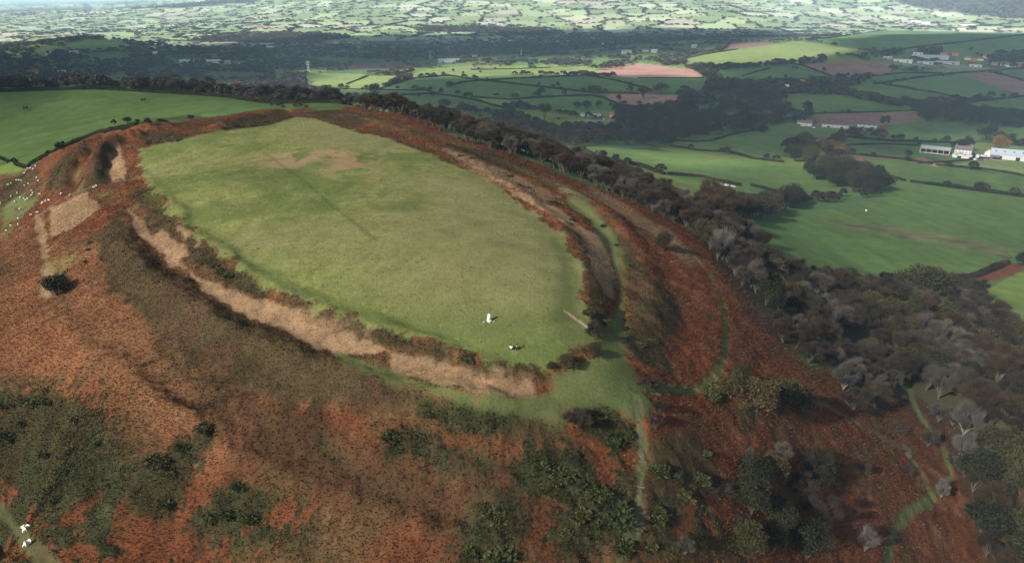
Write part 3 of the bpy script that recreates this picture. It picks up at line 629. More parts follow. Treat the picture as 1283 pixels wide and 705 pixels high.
def bush_mesh(seed, n=420, r=1.0, spike=False):
    g = np.random.default_rng(seed); V, Fc, S_ = [], [], []; o = 0
    for k_ in range(6):
        a = g.uniform(0, 6.28); c = np.array([math.cos(a) * r * .5, math.sin(a) * r * .5, r * g.uniform(.15, .55)]) * (0 if k_ == 0 else 1) + [0, 0, r * .25 * (k_ == 0)]
        q = r * g.uniform(.4, .62); m = n // 6; dd = rdir(m, g); dd[:, 2] = np.abs(dd[:, 2]) * 1.0 - .15
        b = c + dd * q * g.uniform(.5, 1, (m, 1)); b[:, 2] = np.maximum(b[:, 2], -.1); d = dd + rdir(m, g) * .6; d /= np.linalg.norm(d, axis=1, keepdims=True)
        L = g.uniform(.18, .42, m) * (1.5 if spike else 1); v, f = diamonds(b, d, L, L * (.16 if spike else .55), g, .12)
        V.append(v); Fc.append(f + o); o += len(v); S_.append(np.repeat(g.uniform(.65, 1.35, m) * g.uniform(.8, 1.2), 4))
    return raw_mesh('bush', np.concatenate(V), np.concatenate(Fc), 4, np.repeat(np.concatenate(S_)[:, None], 3, 1), False)
PROTO = {}
def protos(key, mats, kinds, n, name, **kw):
    out = []
    for s in range(kinds):
        p = make_tree(name, 100 + len(PROTO) * 10 + s, kw.get('kind', 'bare'), kw.get('h', 8.0), kw.get('wide', .44) * random.uniform(.9, 1.12), n, kw.get('low', .10))
        p['crown'].materials.append(mats[0]); p['trunk'].materials.append(mats[1]); out.append(p)
    PROTO[key] = out
protos('bare', (M_BARE, M_BARK), 5, 6000, 'bare_tree'); protos('brown', (M_BROWN, M_BARK), 4, 6000, 'bare_tree')
protos('pale', (M_PALE, M_BARKP), 3, 5200, 'pale_tree', wide=.36); protos('dark', (M_DARK, M_BARK), 4, 3200, 'evergreen_tree', kind='leafy', low=.12, wide=.46)
protos('olive', (M_OLIVE, M_BARK), 3, 3200, 'olive_tree', kind='leafy', low=.15); protos('rust', (M_RUST, M_BARK), 2, 2600, 'autumn_tree', kind='leafy', low=.2)
protos('conifer', (M_DARK, M_BARK), 2, 2600, 'conifer_tree', kind='conifer', wide=.3, low=.1)
protos('oak', (M_DARK, M_BARK), 4, 2400, 'round_tree', kind='leafy', low=.14, wide=.58, h=8.0)
TREES = []        # (screen size, kind, x, y, scale, zscale, label, group, name)
def want_tree(kind, x, y, h, label, group, wide=1.0):
    z = float(H(x, y)); sx, sy = project(x, y, z); dist = math.sqrt(x * x + y * y + (z - CZ) ** 2)
    TREES.append((h / dist, kind, float(x), float(y), z, h, wide, label, group))
def in_poly(pts, n_density, seed=0, mind=3.0):
    """scatter points inside a photo polygon, density per square metre on the ground, at least mind apart"""
    P = wpoly(pts, True, 14); g = np.random.default_rng(seed + 500); x0, y0 = P.min(0); x1, y1 = P.max(0)
    n = int((x1 - x0) * (y1 - y0) * n_density) + 1; n = min(n, 40000)
    X = g.uniform(x0, x1, n); Y = g.uniform(y0, y1, n); m = poly_sd(P, X, Y, 1) < 0; X, Y = X[m], Y[m]
    cell = {}; out = []
    for a, b in zip(X, Y):
        ci, cj = int(a // mind), int(b // mind); ok = True
        for i in (-1, 0, 1):
            for j in (-1, 0, 1):
                for (c, d) in cell.get((ci + i, cj + j), ()):
                    if (a - c) ** 2 + (b - d) ** 2 < mind * mind: ok = False
        if ok: cell.setdefault((ci, cj), []).append((a, b)); out.append((a, b))
    return out
KLAB = dict(bare='grey bare tree', brown='brown thorny tree', pale='silvery bare birch', dark='dark evergreen', olive='olive green tree', rust='rusty autumn tree', conifer='dark pointed conifer', oak='round dark tree')
def belt(pts, mixw, hr, dens_, where, group, seed, mind=3.2):
    g = random.Random(seed); ks = list(mixw); 
    for (x, y) in in_poly(pts, dens_, seed, mind):
        # kinds grow in drifts
        t = float(fbm(np.array([x]), np.array([y]), 16 * mind / 3, 2, seed)[0]) * .5 + .5 + g.uniform(-.16, .16)
        acc = 0; tot = sum(mixw.values()); kd = ks[-1]
        for k_ in ks:
            acc += mixw[k_] / tot
            if t < .5 + (acc - .5) * .8: kd = k_; break
        h = g.uniform(*hr); size = 'small' if h < hr[0] + (hr[1] - hr[0]) * .33 else ('tall' if h > hr[0] + (hr[1] - hr[0]) * .7 else 'middling')
        want_tree(kd, x, y, h, '%s %s %s' % (size, KLAB[kd], where), group, g.uniform(.9, 1.2))
NEARMIX = dict(olive=.2, brown=.24, dark=.10, bare=.43, pale=.03)
belt([(868,296),(905,292),(930,312),(955,335),(985,348),(1000,372),(1010,400),(985,400),(955,380),(925,356),(895,325)], NEARMIX, (5, 8), .12, 'in the narrow top of the wood below the green path', 'trees of the hillside wood', 1)
belt([(985,348),(1020,356),(1080,364),(1120,372),(1140,400),(1150,440),(1100,436),(1060,420),(1040,428),(1010,412),(995,385)], NEARMIX, (5.5, 8.5), .15, 'in the wood beneath the rushy green field', 'trees of the hillside wood', 2)
belt([(1120,372),(1160,362),(1215,368),(1236,392),(1290,425),(1290,480),(1220,470),(1160,445),(1140,410)], dict(bare=.45, brown=.27, dark=.1, olive=.18), (6, 9.5), .14, 'in the wood next to the small field by the frame edge', 'trees of the hillside wood', 3)
belt([(1100,440),(1160,450),(1220,475),(1290,485),(1290,560),(1250,560),(1210,520),(1160,500),(1120,480)], dict(brown=.5, dark=.2, bare=.25, pale=.05), (6, 9), .14, 'in the deep part of the wood beyond the white birches', 'trees of the hillside wood', 4)
belt([(1215,560),(1290,560),(1290,770),(1250,750),(1225,700),(1212,640)], dict(olive=.2, dark=.4, brown=.4), (5, 8), .14, 'at the low corner of the wood beside the winding green path', 'trees of the hillside wood', 5)
belt([(1000,408),(1040,440),(1100,450),(1130,480),(1110,520),(1070,500),(1030,470),(1000,450)], dict(pale=.14, bare=.56, brown=.3), (4, 6.5), .16, 'on the lower fringe of the wood above the bracken', 'trees of the hillside wood', 6)
belt([(930,375),(958,398),(985,402),(1000,412),(1000,440),(975,428),(945,395)], dict(brown=.7, bare=.3), (3.5, 5), .2, 'at the lower edge of the wood right of the green path', 'trees of the hillside wood', 10, 2.4)
belt([(1160,505),(1200,520),(1215,560),(1245,600),(1225,640),(1205,600),(1180,545)], dict(bare=.5, pale=.2, brown=.3), (3, 5), .12, 'round the white birches by the winding green path', 'trees of the hillside wood', 11, 2.6)
belt([(925,470),(985,470),(1000,520),(985,550),(930,540),(915,500)], dict(olive=.5, dark=.2, bare=.3), (3.5, 5.5), .07, 'in the thicket at the end of the green path', 'thicket trees on the slope', 7)
belt([(950,570),(1010,565),(1035,600),(1030,660),(1010,700),(940,690),(930,620)], dict(dark=.4, bare=.2, olive=.4), (3.5, 6), .07, 'in the thicket amid the low bracken slope', 'thicket trees on the slope', 8)
belt([(800,480),(830,480),(838,540),(815,560),(803,520)], dict(bare=.8, brown=.2), (2, 3), .10, 'beside the gate gap where the paths meet', 'shrubs by the meeting of paths', 9, 2.0)
def edge_belt(line, offs, n, mixw, hr, where, group, seed, sign=1):
    P = wpoly(line, False, 12) if len(line[0]) == 2 else np.array([wpt(q[0], q[1]) for q in line]); g = random.Random(seed); ks = list(mixw); 
    seg = np.hypot(*(P[1:] - P[:-1]).T); cum = np.concatenate([[0], np.cumsum(seg)]); pts = []
    tries = 0
    while len(pts) < n and tries < n * 12:
        tries += 1; s = g.uniform(0, cum[-1]); i = min(len(seg) - 1, int(np.searchsorted(cum, s)) - 1 if s > 0 else 0); i = max(i, 0); f = (s - cum[i]) / seg[i]
        a, b = P[i], P[i + 1]; d = (b - a) / seg[i]; nrm = np.array([-d[1], d[0]]) * sign; o = g.uniform(0, 1) ** .8 * (offs[1] - offs[0]) + offs[0]; q = a + (b - a) * f + nrm * o
        if any((q[0] - u) ** 2 + (q[1] - v) ** 2 < 11 for u, v in pts): continue
        pts.append(tuple(q)); t = float(fbm(np.array([q[0]]), np.array([q[1]]), 22, 2, seed)[0]) * .5 + .5 + g.uniform(-.2, .2); acc = 0; tot = sum(mixw.values()); kd = ks[-1]
        for k_ in ks:
            acc += mixw[k_] / tot
            if t < .5 + (acc - .5) * .8: kd = k_; break
        h = g.uniform(*hr); size = 'low' if h < hr[0] + (hr[1] - hr[0]) * .35 else ('tall' if h > hr[0] + (hr[1] - hr[0]) * .7 else 'middling')
        want_tree(kd, q[0], q[1], h, '%s %s %s' % (size, KLAB[kd], where), group, g.uniform(.95, 1.3))
EM = dict(bare=.42, brown=.45, dark=.07, olive=.06)
edge_belt([(440,136),(500,150),(560,176)], (4, 45), 75, EM, (6, 10), 'behind the far end of the rampart', 'trees along the hill edge', 21)
edge_belt([(560,176),(640,196),(700,222)], (5, 60), 115, EM, (5.5, 9), 'along the far hill edge above the wooded valley', 'trees along the hill edge', 22)
edge_belt([(700,222),(780,255),(870,298)], (6, 48), 105, EM, (5, 8), 'on the hill edge between the bracken and the scarred green pasture', 'trees along the hill edge', 23)
edge_belt([(-60,618,0),(0,597,0),(80,584,0),(150,574,0),(240,533,0),(300,515,0),(360,444,0),(435,402,0)], (1, 24), 150, dict(bare=.65, brown=.25, dark=.1), (7, 13), 'behind the far hedge of the big left field', 'trees behind the left field', 24)
edge_belt([(60,195),(127,163),(171,156),(240,150)], (-2, 4), 14, dict(dark=.5, brown=.5), (2, 3.2), 'on the bank along the edge of the left field', 'bushes along the field bank', 25)
edge_belt([(340,134),(400,136)], (-6, 0), 8, dict(bare=1), (2, 3), 'on top of the far rampart', 'shrubs on the far rampart', 26)
# valley woods -------------------------------------------------------------------------
VM = dict(dark=.18, oak=.22, brown=.32, bare=.28)
def vb(pts, hr, d, where, seed, mixw=VM, mind=7.5): belt(pts, mixw, hr, d, where, 'trees of the valley woods', seed, mind)
vb([(985,186),(1010,180),(1030,196),(1010,206),(985,203)], (11, 15), .02, 'in the copse left of the farm lane', 31, dict(olive=.5, dark=.3, brown=.2))
vb([(1012,216),(1060,212),(1100,226),(1105,240),(1085,246),(1050,236),(1015,226)], (11, 16), .02, 'in the dark copse between two green fields', 32, dict(dark=.6, oak=.4))
vb([(1030,180),(1050,180),(1055,200),(1020,200)], (8, 11), .015, 'in the rusty scrub beside the copse', 33, dict(rust=.4, brown=.6))
vb([(872,270),(900,262),(950,262),(990,250),(1005,250),(1000,262),(950,274),(905,284),(885,288)], (9, 13), .02, 'in the wooded corner left of the big near field', 34, dict(dark=.4, brown=.5, oak=.1), 5.5)
vb([(1000,250),(1050,246),(1100,243),(1104,247),(1050,253),(1005,258)], (5, 7), .02, 'along the top hedge of the big near field', 35, dict(brown=1), 5)
vb([(600,152),(650,146),(680,160),(730,168),(760,176),(720,184),(660,178),(610,166)], (9, 13), .008, 'in the wood behind the hill edge', 36)
vb([(700,160),(770,163),(800,172),(860,176),(845,184),(790,184),(730,182)], (10, 13), .008, 'in the wood below the long white shed', 37)
vb([(770,140),(850,134),(900,150),(985,152),(960,160),(920,166),(880,176),(800,174),(775,160)], (10, 15), .0065, 'in the big valley wood left of the white farmhouse', 38)
vb([(850,120),(880,112),(905,110),(960,122),(985,122),(975,140),(990,150),(950,148),(900,142),(850,136)], (11, 16), .006, 'in the tree belt between the valley fields', 39)
vb([(890,104),(960,106),(1030,103),(1042,112),(1000,118),(960,120),(900,112)], (9, 13), .005, 'in the tree belt left of the ploughed field', 40)
vb([(1040,112),(1095,124),(1110,130),(1150,138),(1145,141),(1110,134),(1050,119),(1030,118)], (9, 13), .007, 'in the long tree line behind the brown strip', 41)
vb([(1148,152),(1150,139),(1180,136),(1220,140),(1290,148),(1290,162),(1230,158),(1180,153)], (12, 17), .009, 'in the dark wood behind the farm field', 42, dict(dark=.4, oak=.4, brown=.2))
vb([(1040,98),(1090,96),(1092,104),(1045,108)], (8, 11), .006, 'in the line under the big ploughed field', 43)
vb([(985,83),(1000,76),(1030,74),(1032,80),(1000,82)], (10, 14), .006, 'in the copse under the bright lime field', 44)
vb([(885,89),(920,86),(960,82),(985,81),(985,83),(940,87),(890,92)], (8, 11), .006, 'in the hedge line under the bright lime field', 45)
vb([(1105,68),(1130,66),(1130,69),(1108,71)], (13, 16), .01, 'in the rounded clump above the village', 46, dict(oak=1)); vb([(1150,66),(1180,64),(1182,68),(1152,69)], (13, 17), .01, 'in the long clump above the village', 47, dict(oak=1))
vb([(1235,74),(1283,72),(1290,80),(1240,82)], (12, 16), .006, 'in the wood at the village end', 48, dict(oak=.7, brown=.3))
vb([(1052,168),(1075,166),(1110,168),(1112,176),(1070,178),(1050,176)], (7, 10), .012, 'in the scrub between farmhouse and farmyard', 49, dict(rust=.3, brown=.5, dark=.2))
vb([(740,88),(800,74),(850,76),(885,86),(880,90),(850,84),(800,80),(765,88)], (9, 13), .004, 'behind the pink ploughed field', 50, dict(brown=.5, bare=.5)); vb([(660,84),(700,76),(740,80),(745,86),(700,84)], (9, 13), .005, 'in the sunlit valley wood', 51, dict(bare=.7, brown=.3))
vb([(345,118),(360,98),(385,104),(378,124),(355,126)], (10, 16), .012, 'in the pinkish grove beyond the left field', 52, dict(bare=.7, brown=.3)); vb([(290,106),(340,98),(352,108),(330,122),(296,118)], (9, 14), .008, 'in the thin grove beyond the left field', 53, dict(bare=.7, brown=.3))
vb([(640,150),(600,140),(570,140),(600,146)], (9, 13), .01, 'in the hedgerow behind the hill edge', 54)
# single trees: photo x, photo y of the foot, height in photo pixels, kind, wide, label
SINGLES = [(831,314,34,'dark',.8,'almost black conical bush alone on the bracken beside the path'),(72,371,30,'dark',1.25,'black rounded thorn bush alone on the western bracken slope'),
 (712,462,26,'olive',1.3,'round olive bush on the grass at the near edge of the fort'),(690,462,14,'olive',1.2,'small olive bush left of the round one at the fort edge'),
 (724,536,38,'bare',1.5,'grey leafless thorn on the green lip above the bracken'),(745,425,30,'bare',1.0,'grey thorn beside the right-hand ditch'),(742,448,24,'dark',1.0,'dark bush at the mouth of the right-hand ditch'),
 (1202,578,38,'pale',.8,'whitest birch with a bright forked stem above the green path'),(1206,546,42,'pale',1.0,'broad silver birch behind the whitest one'),(1067,516,40,'bare',1.2,'grey round thorn with pale foot at the top of the bracken'),
 (1056,488,36,'pale',1.2,'spiky silver thorn above the bracken clearing'),(1005,515,38,'dark',.9,'black bush right of the thicket by the path end'),(950,628,26,'olive',1.2,'olive bush beside the lower thicket'),
 (1083,690,34,'pale',1.0,'thin pale sapling low on the bracken'),(858,694,28,'pale',1.0,'thin pale sapling near the stony track'),(1178,625,26,'pale',.7,'white twiggy sapling at the path fork'),(1162,560,26,'bare',1.0,'grey shrub left of the winding green path'),
 (1084,595,18,'bare',1.0,'small twiggy shrub in the middle of the bracken clearing'),(1010,700,60,'dark',1.0,'black bushy tree at the foot of the lower thicket'),(970,665,50,'dark',1.0,'black bush in the lower thicket'),(1025,610,45,'dark',.9,'dark tree at the right flank of the lower thicket'),
 (948,515,55,'olive',1.2,'tall olive bush in the thicket at the path end'),(935,690,44,'olive',1.2,'low olive bush at the left of the lower thicket'),
 (1283,336,20,'dark',1.2,'dark tree at the corner of the big near field'),(1150,380,52,'olive',1.3,'tall mossy green tree against the big near field'),
 (539,118,9,'oak',1,'small dark tree on the hedge of the middle field'),(553,118,8,'oak',1,'dark tree in the middle hedge row'),(573,121,9,'oak',1,'squat dark tree left of the round one'),(587,126,12,'oak',1.2,'perfectly round dark tree on the middle hedge'),(556,137,14,'oak',1.2,'broad tree in the shaded field nearest the hill edge'),
 (580,138,11,'brown',1.2,'thin tree on the lowest shaded hedge'),(563,110,8,'oak',1.5,'dark tree at the kink of the shaded hedge'),(428,113,9,'dark',1,'dark tree in the bright left meadow corner'),(459,112,6,'dark',1,'small green tree on the bright meadow hedge'),(470,121,18,'dark',1,'tall dark tree at the end of the bare hedgerow'),
 (504,102,6,'rust',1,'small reddish tree on the bright hedge'),(516,94,10,'bare',1.2,'bare tree in the bright meadow'),(463,94,6,'bare',1.4,'bare tree at the top of the bright meadow hedge'),(568,90,4,'dark',1,'tiny tree on the sunlit hedge'),(580,93,4,'dark',1,'tiny tree below the sunlit hedge'),
 (595,86,9,'rust',1,'reddish round tree in the sunlit strip'),(615,85,7,'rust',1,'small reddish tree in the sunlit strip'),(627,85,5,'bare',1,'small bare tree in the sunlit strip'),(602,92,4,'dark',1,'tiny dark bush in the sunlit strip'),
 (646,125,9,'oak',1.2,'dark tree at the left of the shaded hedge'),(678,122,12,'oak',1.1,'dark oval tree on the shaded hedge'),(706,121,8,'brown',1.2,'thin tree right of the oval one'),(693,110,5,'oak',1,'smaller of two trees on the upper shaded hedge'),(699,110,7,'oak',1,'larger of two trees on the upper shaded hedge'),
 (744,120,14,'oak',1.5,'biggest dark tree where the shaded hedges meet'),(789,117,9,'brown',1.3,'spreading tree on the upper hedge by the straw field'),(806,124,16,'brown',1.1,'tall tree in the straw field'),(776,128,10,'brown',1,'tree at the left edge of the straw field'),(829,118,14,'oak',1.5,'broad dark tree behind the straw field'),
 (652,139,13,'brown',1.3,'dark tree on the low hedge near the hill edge'),(682,150,22,'brown',1.2,'tall dark tree before the small green paddock'),(722,138,12,'oak',1,'left tree of the row above the long white shed'),(735,138,13,'oak',1,'middle tree of the row above the long white shed'),(750,137,11,'oak',1,'right tree of the row above the long white shed'),
 (765,136,8,'bare',1,'faint tree in the field above the long white shed'),(795,142,9,'oak',1.6,'dark tree right of the long white shed'),(849,74,8,'oak',1,'round tree at the tip of the bright lime field'),(1011,149,20,'conifer',1.3,'tall dark conifer behind the white farmhouse'),(1020,158,7,'brown',1,'little tree right of the white farmhouse'),
 (935,162,16,'oak',1.1,'round dark tree before the small hidden meadow'),(1031,92,7,'brown',1,'tree on the left hedge of the ploughed field'),(1050,99,7,'oak',1,'round tree under the ploughed field'),(983,102,8,'conifer',1.2,'upright dark tree in the valley hedge'),(964,103,7,'brown',1,'left upright tree in the valley hedge'),
 (1117,91,9,'oak',1.3,'dark round tree at the right end of the ploughed field'),(1216,65,5,'oak',1,'lone tree on the slope above the village'),(1240,125,9,'brown',1.2,'right tree of the faint pair in the shaded field'),(1225,127,8,'brown',1.2,'left tree of the faint pair in the shaded field'),
 (1108,160,13,'brown',1.2,'brown tree at the end of the ploughed strip'),(1237,177,17,'oak',1.5,'broad rounded oak above the farmyard'),(1253,175,9,'oak',1.2,'smaller oak right of the broad one'),(1267,175,7,'oak',1.4,'low oak at the end of the farm oak row'),(1136,199,11,'oak',1.0,'round dark tree alone in the farm paddock'),
 (1199,189,14,'dark',1.2,'dark tree behind the grey farm roof'),(1210,190,16,'brown',1.2,'brown tree behind the grey farm roof'),(1252,191,19,'rust',1.0,'orange-brown tree behind the big pale barn'),(1219,200,7,'conifer',1.0,'small dark yew before the farm buildings'),(1048,184,20,'dark',1.0,'dark upright tree right of the rusty scrub'),
 (1150,184,6,'oak',1,'hedge tree left of the open barn'),(771,203,12,'bare',.9,'tree standing on the hedge of the green pasture'),(748,200,13,'bare',.9,'thin pair of stems by the hedge of the green pasture'),(893,232,11,'conifer',1.1,'small conifer on the pasture hedge'),
 (1010,140,12,'brown',1.0,'tree behind the valley wood end')]
for x_, y_, hp, kd, w_, lb in SINGLES:
    X_, Y_ = at(x_, y_); z_ = float(H(X_, Y_)[0]); d_ = math.sqrt(X_[0] ** 2 + Y_[0] ** 2 + (z_ - CZ) ** 2)
    TREES.append((9, kd, float(X_[0]), float(Y_[0]), z_, hp / F * d_ / (math.cos(math.asin((CZ - z_) / d_)) + .75 * (CZ - z_) / d_), w_, lb, None))
HTREES = [([(1140,228),(1283,247)],4,'on the thick hedge over the big near field'),([(1062,193),(1160,205)],3,'on the hedge under the farm paddock'),([(1180,208),(1283,221)],3,'on the hedge under the yellow-green field'),([(727,191),(828,218)],5,'on the hedge between pasture and scarred slope'),([(840,184),(980,203)],5,'on the hedge above the long pasture'),
 ([(1062,173),(1190,179)],6,'on the hedge behind the open barn'),([(1000,143),(1148,139)],4,'on the thin hedge over the ploughed strip'),([(1095,104),(1210,127)],5,'on the curved hedge between shaded fields'),([(1195,130),(1283,121)],4,'on the hedge under the pinkish slope'),([(1095,106),(1283,86)],7,'on the long straight hedge below the village'),
 ([(484,124),(560,120),(632,136)],5,'on the arched hedge nearest the hill'),([(380,111),(535,114)],6,'on the straight hedge under the bright meadows'),([(560,95),(740,116),(800,118)],8,'on the long slanting hedge'),([(604,101),(735,95)],5,'on the upper hedge of the shaded fields'),([(735,95),(808,111)],4,'on the hedge descending to the straw field'),([(590,122),(740,120)],4,'on the hedge with oval trees'),
 ([(590,88),(690,85)],5,'on the thin hedge in the sunlit strip'),([(770,132),(850,133)],4,'on the hedge under the straw field'),([(960,80),(1045,97)],4,'on the hedge left of the big ploughed field'),([(1075,62),(1130,62),(1283,46)],6,'on the thin hedge across the upper right slope'),([(1238,90),(1283,102)],3,'on the hedge dividing the ploughed slope')]
for i_, (ln_, n_, lb_) in enumerate(HTREES):
    P_h = wpoly(ln_, False, 12); g_h = random.Random(i_ + 70)
    for q_ in range(n_):
        f_ = g_h.uniform(0, len(P_h) - 1.01); a_ = int(f_); c_h = P_h[a_] + (P_h[a_ + 1] - P_h[a_]) * (f_ - a_); kd_ = g_h.choice(['oak', 'brown', 'bare', 'dark']); h_ = g_h.uniform(4.5, 9)
        want_tree(kd_, c_h[0], c_h[1], h_, '%s %s %s' % ('small' if h_ < 6 else 'taller', KLAB[kd_], lb_), 'hedgerow trees', g_h.uniform(1, 1.3))
def place_trees():
    nm = {'bare': 'bare_tree', 'brown': 'thorn_tree', 'pale': 'birch_tree', 'dark': 'evergreen_tree', 'olive': 'olive_tree', 'rust': 'autumn_tree', 'conifer': 'conifer_tree', 'oak': 'round_tree'}
    cats = {'bare_tree': 'bare tree', 'thorn_tree': 'thorn tree', 'shrub': 'shrub', 'birch_tree': 'birch', 'evergreen_tree': 'evergreen tree', 'olive_tree': 'leafy tree', 'autumn_tree': 'autumn tree', 'conifer_tree': 'conifer', 'round_tree': 'round tree'}
    cnt = {}; rest = []
    TREES.sort(key=lambda t: -t[0]); g = random.Random(5)
    for t in TREES:
        _, kd, x, y, z, h, w, lb, gp = t; n = nm[kd]; n = 'shrub' if (h < 3.3 and kd in ('bare', 'brown', 'dark')) else n; cnt[n] = cnt.get(n, 0) + 1
        if cnt[n] > 295: rest.append(t); continue
        if n == 'shrub': lb = lb.replace('bare tree', 'bare shrub').replace('thorny tree', 'thorny shrub').replace('dark evergreen', 'dark evergreen shrub')
        p = g.choice(PROTO[kd]); o = bpy.data.objects.new(n, None); C.objects.link(o); o.empty_display_size = .5
        s = h / p['h']; o.location = (x, y, z - .1); o.rotation_euler = (0, 0, g.uniform(0, 6.28)); o.scale = (s * w, s * w, s)
        tag(o, lb, cats[n], gp)
        for part in ('trunk', 'crown'):
            c = bpy.data.objects.new(part, p[part]); C.objects.link(c); c.parent = o
    return rest
REST = place_trees()
print('TREES', len(TREES), 'rest', len(REST))
# ------------------------------------------------------------------ far-off woods, hedges as trees too many to count: one merged mass
def lump(seed, n=34):
    g = np.random.default_rng(seed); V = []; Fc = []
    d = rdir(n, g); d[:, 2] = np.abs(d[:, 2]); c = d * np.array([.34, .34, .42]) + [0, 0, .42]
    L = g.uniform(.28, .5, n); dd = d * .4 + rdir(n, g); dd /= np.linalg.norm(dd, axis=1, keepdims=True)
    return diamonds(c - dd * (L[:, None] * .5), dd, L, L * .8, g, .2)
LUMPS = [lump(900 + i) for i in range(6)]
FINE = []
for i in range(6):
    v_, f_ = lump(950 + i, 220); v_ = v_.reshape(-1, 4, 3); c_ = v_.mean(1, keepdims=True); FINE.append((((v_ - c_) * .36 + c_).reshape(-1, 3), f_))
def mass(name, pts, cols, label_kind='stuff', n_l=12):
    """pts: (x, y, z, h, wide) rows"""
    V, Fc, Cc = [], [], []; o = 0; pts = np.asarray(pts, float); g = np.random.default_rng(3); which = g.integers(0, 6, len(pts)); which = np.where(np.hypot(pts[:, 0], pts[:, 1]) < 1300, which + 6, which); LL_ = LUMPS + FINE
    for k_ in range(n_l):
        p = pts[which == k_]
        if not len(p): continue
        c = np.asarray(cols)[which == k_]; v, f = LL_[k_]; a = g.uniform(0, 6.28, len(p)); ca, sa = np.cos(a)[:, None], np.sin(a)[:, None]
        X = (v[None, :, 0] * ca - v[None, :, 1] * sa) * (p[:, 3] * p[:, 4])[:, None] + p[:, 0][:, None]; Y = (v[None, :, 0] * sa + v[None, :, 1] * ca) * (p[:, 3] * p[:, 4])[:, None] + p[:, 1][:, None]
        Z = v[None, :, 2] * p[:, 3][:, None] + p[:, 2][:, None]; VV = np.stack([X, Y, Z], -1).reshape(-1, 3)
        FF = (f[None] + (np.arange(len(p)) * len(v))[:, None, None]).reshape(-1, 4) + o; o += len(VV)
        cc = np.repeat(c, len(v), 0) * np.repeat(g.uniform(.7, 1.3, (len(p) * len(f), 1)), 4, 0); V.append(VV); Fc.append(FF); Cc.append(cc)
    me = raw_mesh(name, np.concatenate(V), np.concatenate(Fc), 4, np.concatenate(Cc), False); o_ = link(name, me, M_COVER); o_['kind'] = label_kind; return o_
def far_woods():
    g = np.random.default_rng(12); n = 420000
    th = g.uniform(math.radians(-44), math.radians(44), n); u = g.uniform(0, 1, n); r = 900 * np.exp(u * math.log(9500 / 900)); x = np.sin(th) * r; y = np.cos(th) * r
    z = H(x, y); sx, sy = project(x, y, z)
    idn, b = patchwork(x, y, 150); wd = fbm(x, y, 900, 3, 61)
    scale = np.clip(r / 1500, 1, 3.2)
    hedge = (b < 3.2 * scale) & (g.uniform(0, 1, n) < .22 + .5 * (fbm(x, y, 260, 2, 88) > 0)); wood = (wd - .14 * (r > 4000) > .19) & (r > 1300) & (g.uniform(0, 1, n) < .30); lone = g.uniform(0, 1, n) < .0005
    fld = np.zeros(n, bool)
    for P in FPOLY: 
        if np.mean(np.hypot(P[:, 0], P[:, 1])) > 500: fld |= poly_sd(P, x, y, 1) < 4
    # dark wooded ground on the left and the long wooded belt in the middle distance
    W = [([(-60,60),(60,52),(110,47),(170,54),(200,66),(210,84),(150,92),(120,102),(60,106),(-60,108)], .26), ([(170,62),(300,58),(400,54),(440,60),(520,58),(600,50),(760,42),(860,36),(960,38),(960,46),(860,52),(760,60),(640,70),(560,72),(470,78),(400,86),(300,96),(200,100),(150,90)], .13), ([(1150,60),(1250,64),(1283,60)], .0)]
    add = np.zeros(n, bool)
    for p, pr in W: add |= (poly_sd(wpoly(p, True, 20), x, y, 1) < 0) & (g.uniform(0, 1, n) < pr)
    keep = ((hedge | wood | lone | add) & ~fld) & (sx > -80) & (sx < 1370)
    x, y, z, r = x[keep], y[keep], z[keep], r[keep]; m = len(x); h = g.uniform(4, 11, m) * np.where(r > 2600, .8, 1)
    P = np.stack([x, y, z - .3, h, g.uniform(1.1, 2.0, m) * np.where(r > 2600, 1.5, 1)], 1)
    pal = np.array([(.03,.038,.018), (.055,.045,.032), (.085,.07,.055), (.04,.045,.02), (.10,.07,.04)]); c = pal[g.choice(5, m, p=[.32, .28, .2, .14, .06])]
    print('far trees', m); return P, c
P_, c_ = far_woods()
if REST:
    kc = dict(bare=(.065,.054,.046), brown=(.045,.033,.024), dark=(.03,.037,.017), oak=(.03,.037,.017), olive=(.075,.068,.028), rust=(.17,.09,.035), pale=(.3,.28,.26), conifer=(.03,.037,.017))
    R2 = np.array([(t[2], t[3], t[4], t[5], t[6] * 1.1) for t in REST]); P_ = np.concatenate([P_, R2]); c_ = np.concatenate([c_, np.array([kc[t[1]] for t in REST])])
mass('distant_woods', P_, c_)
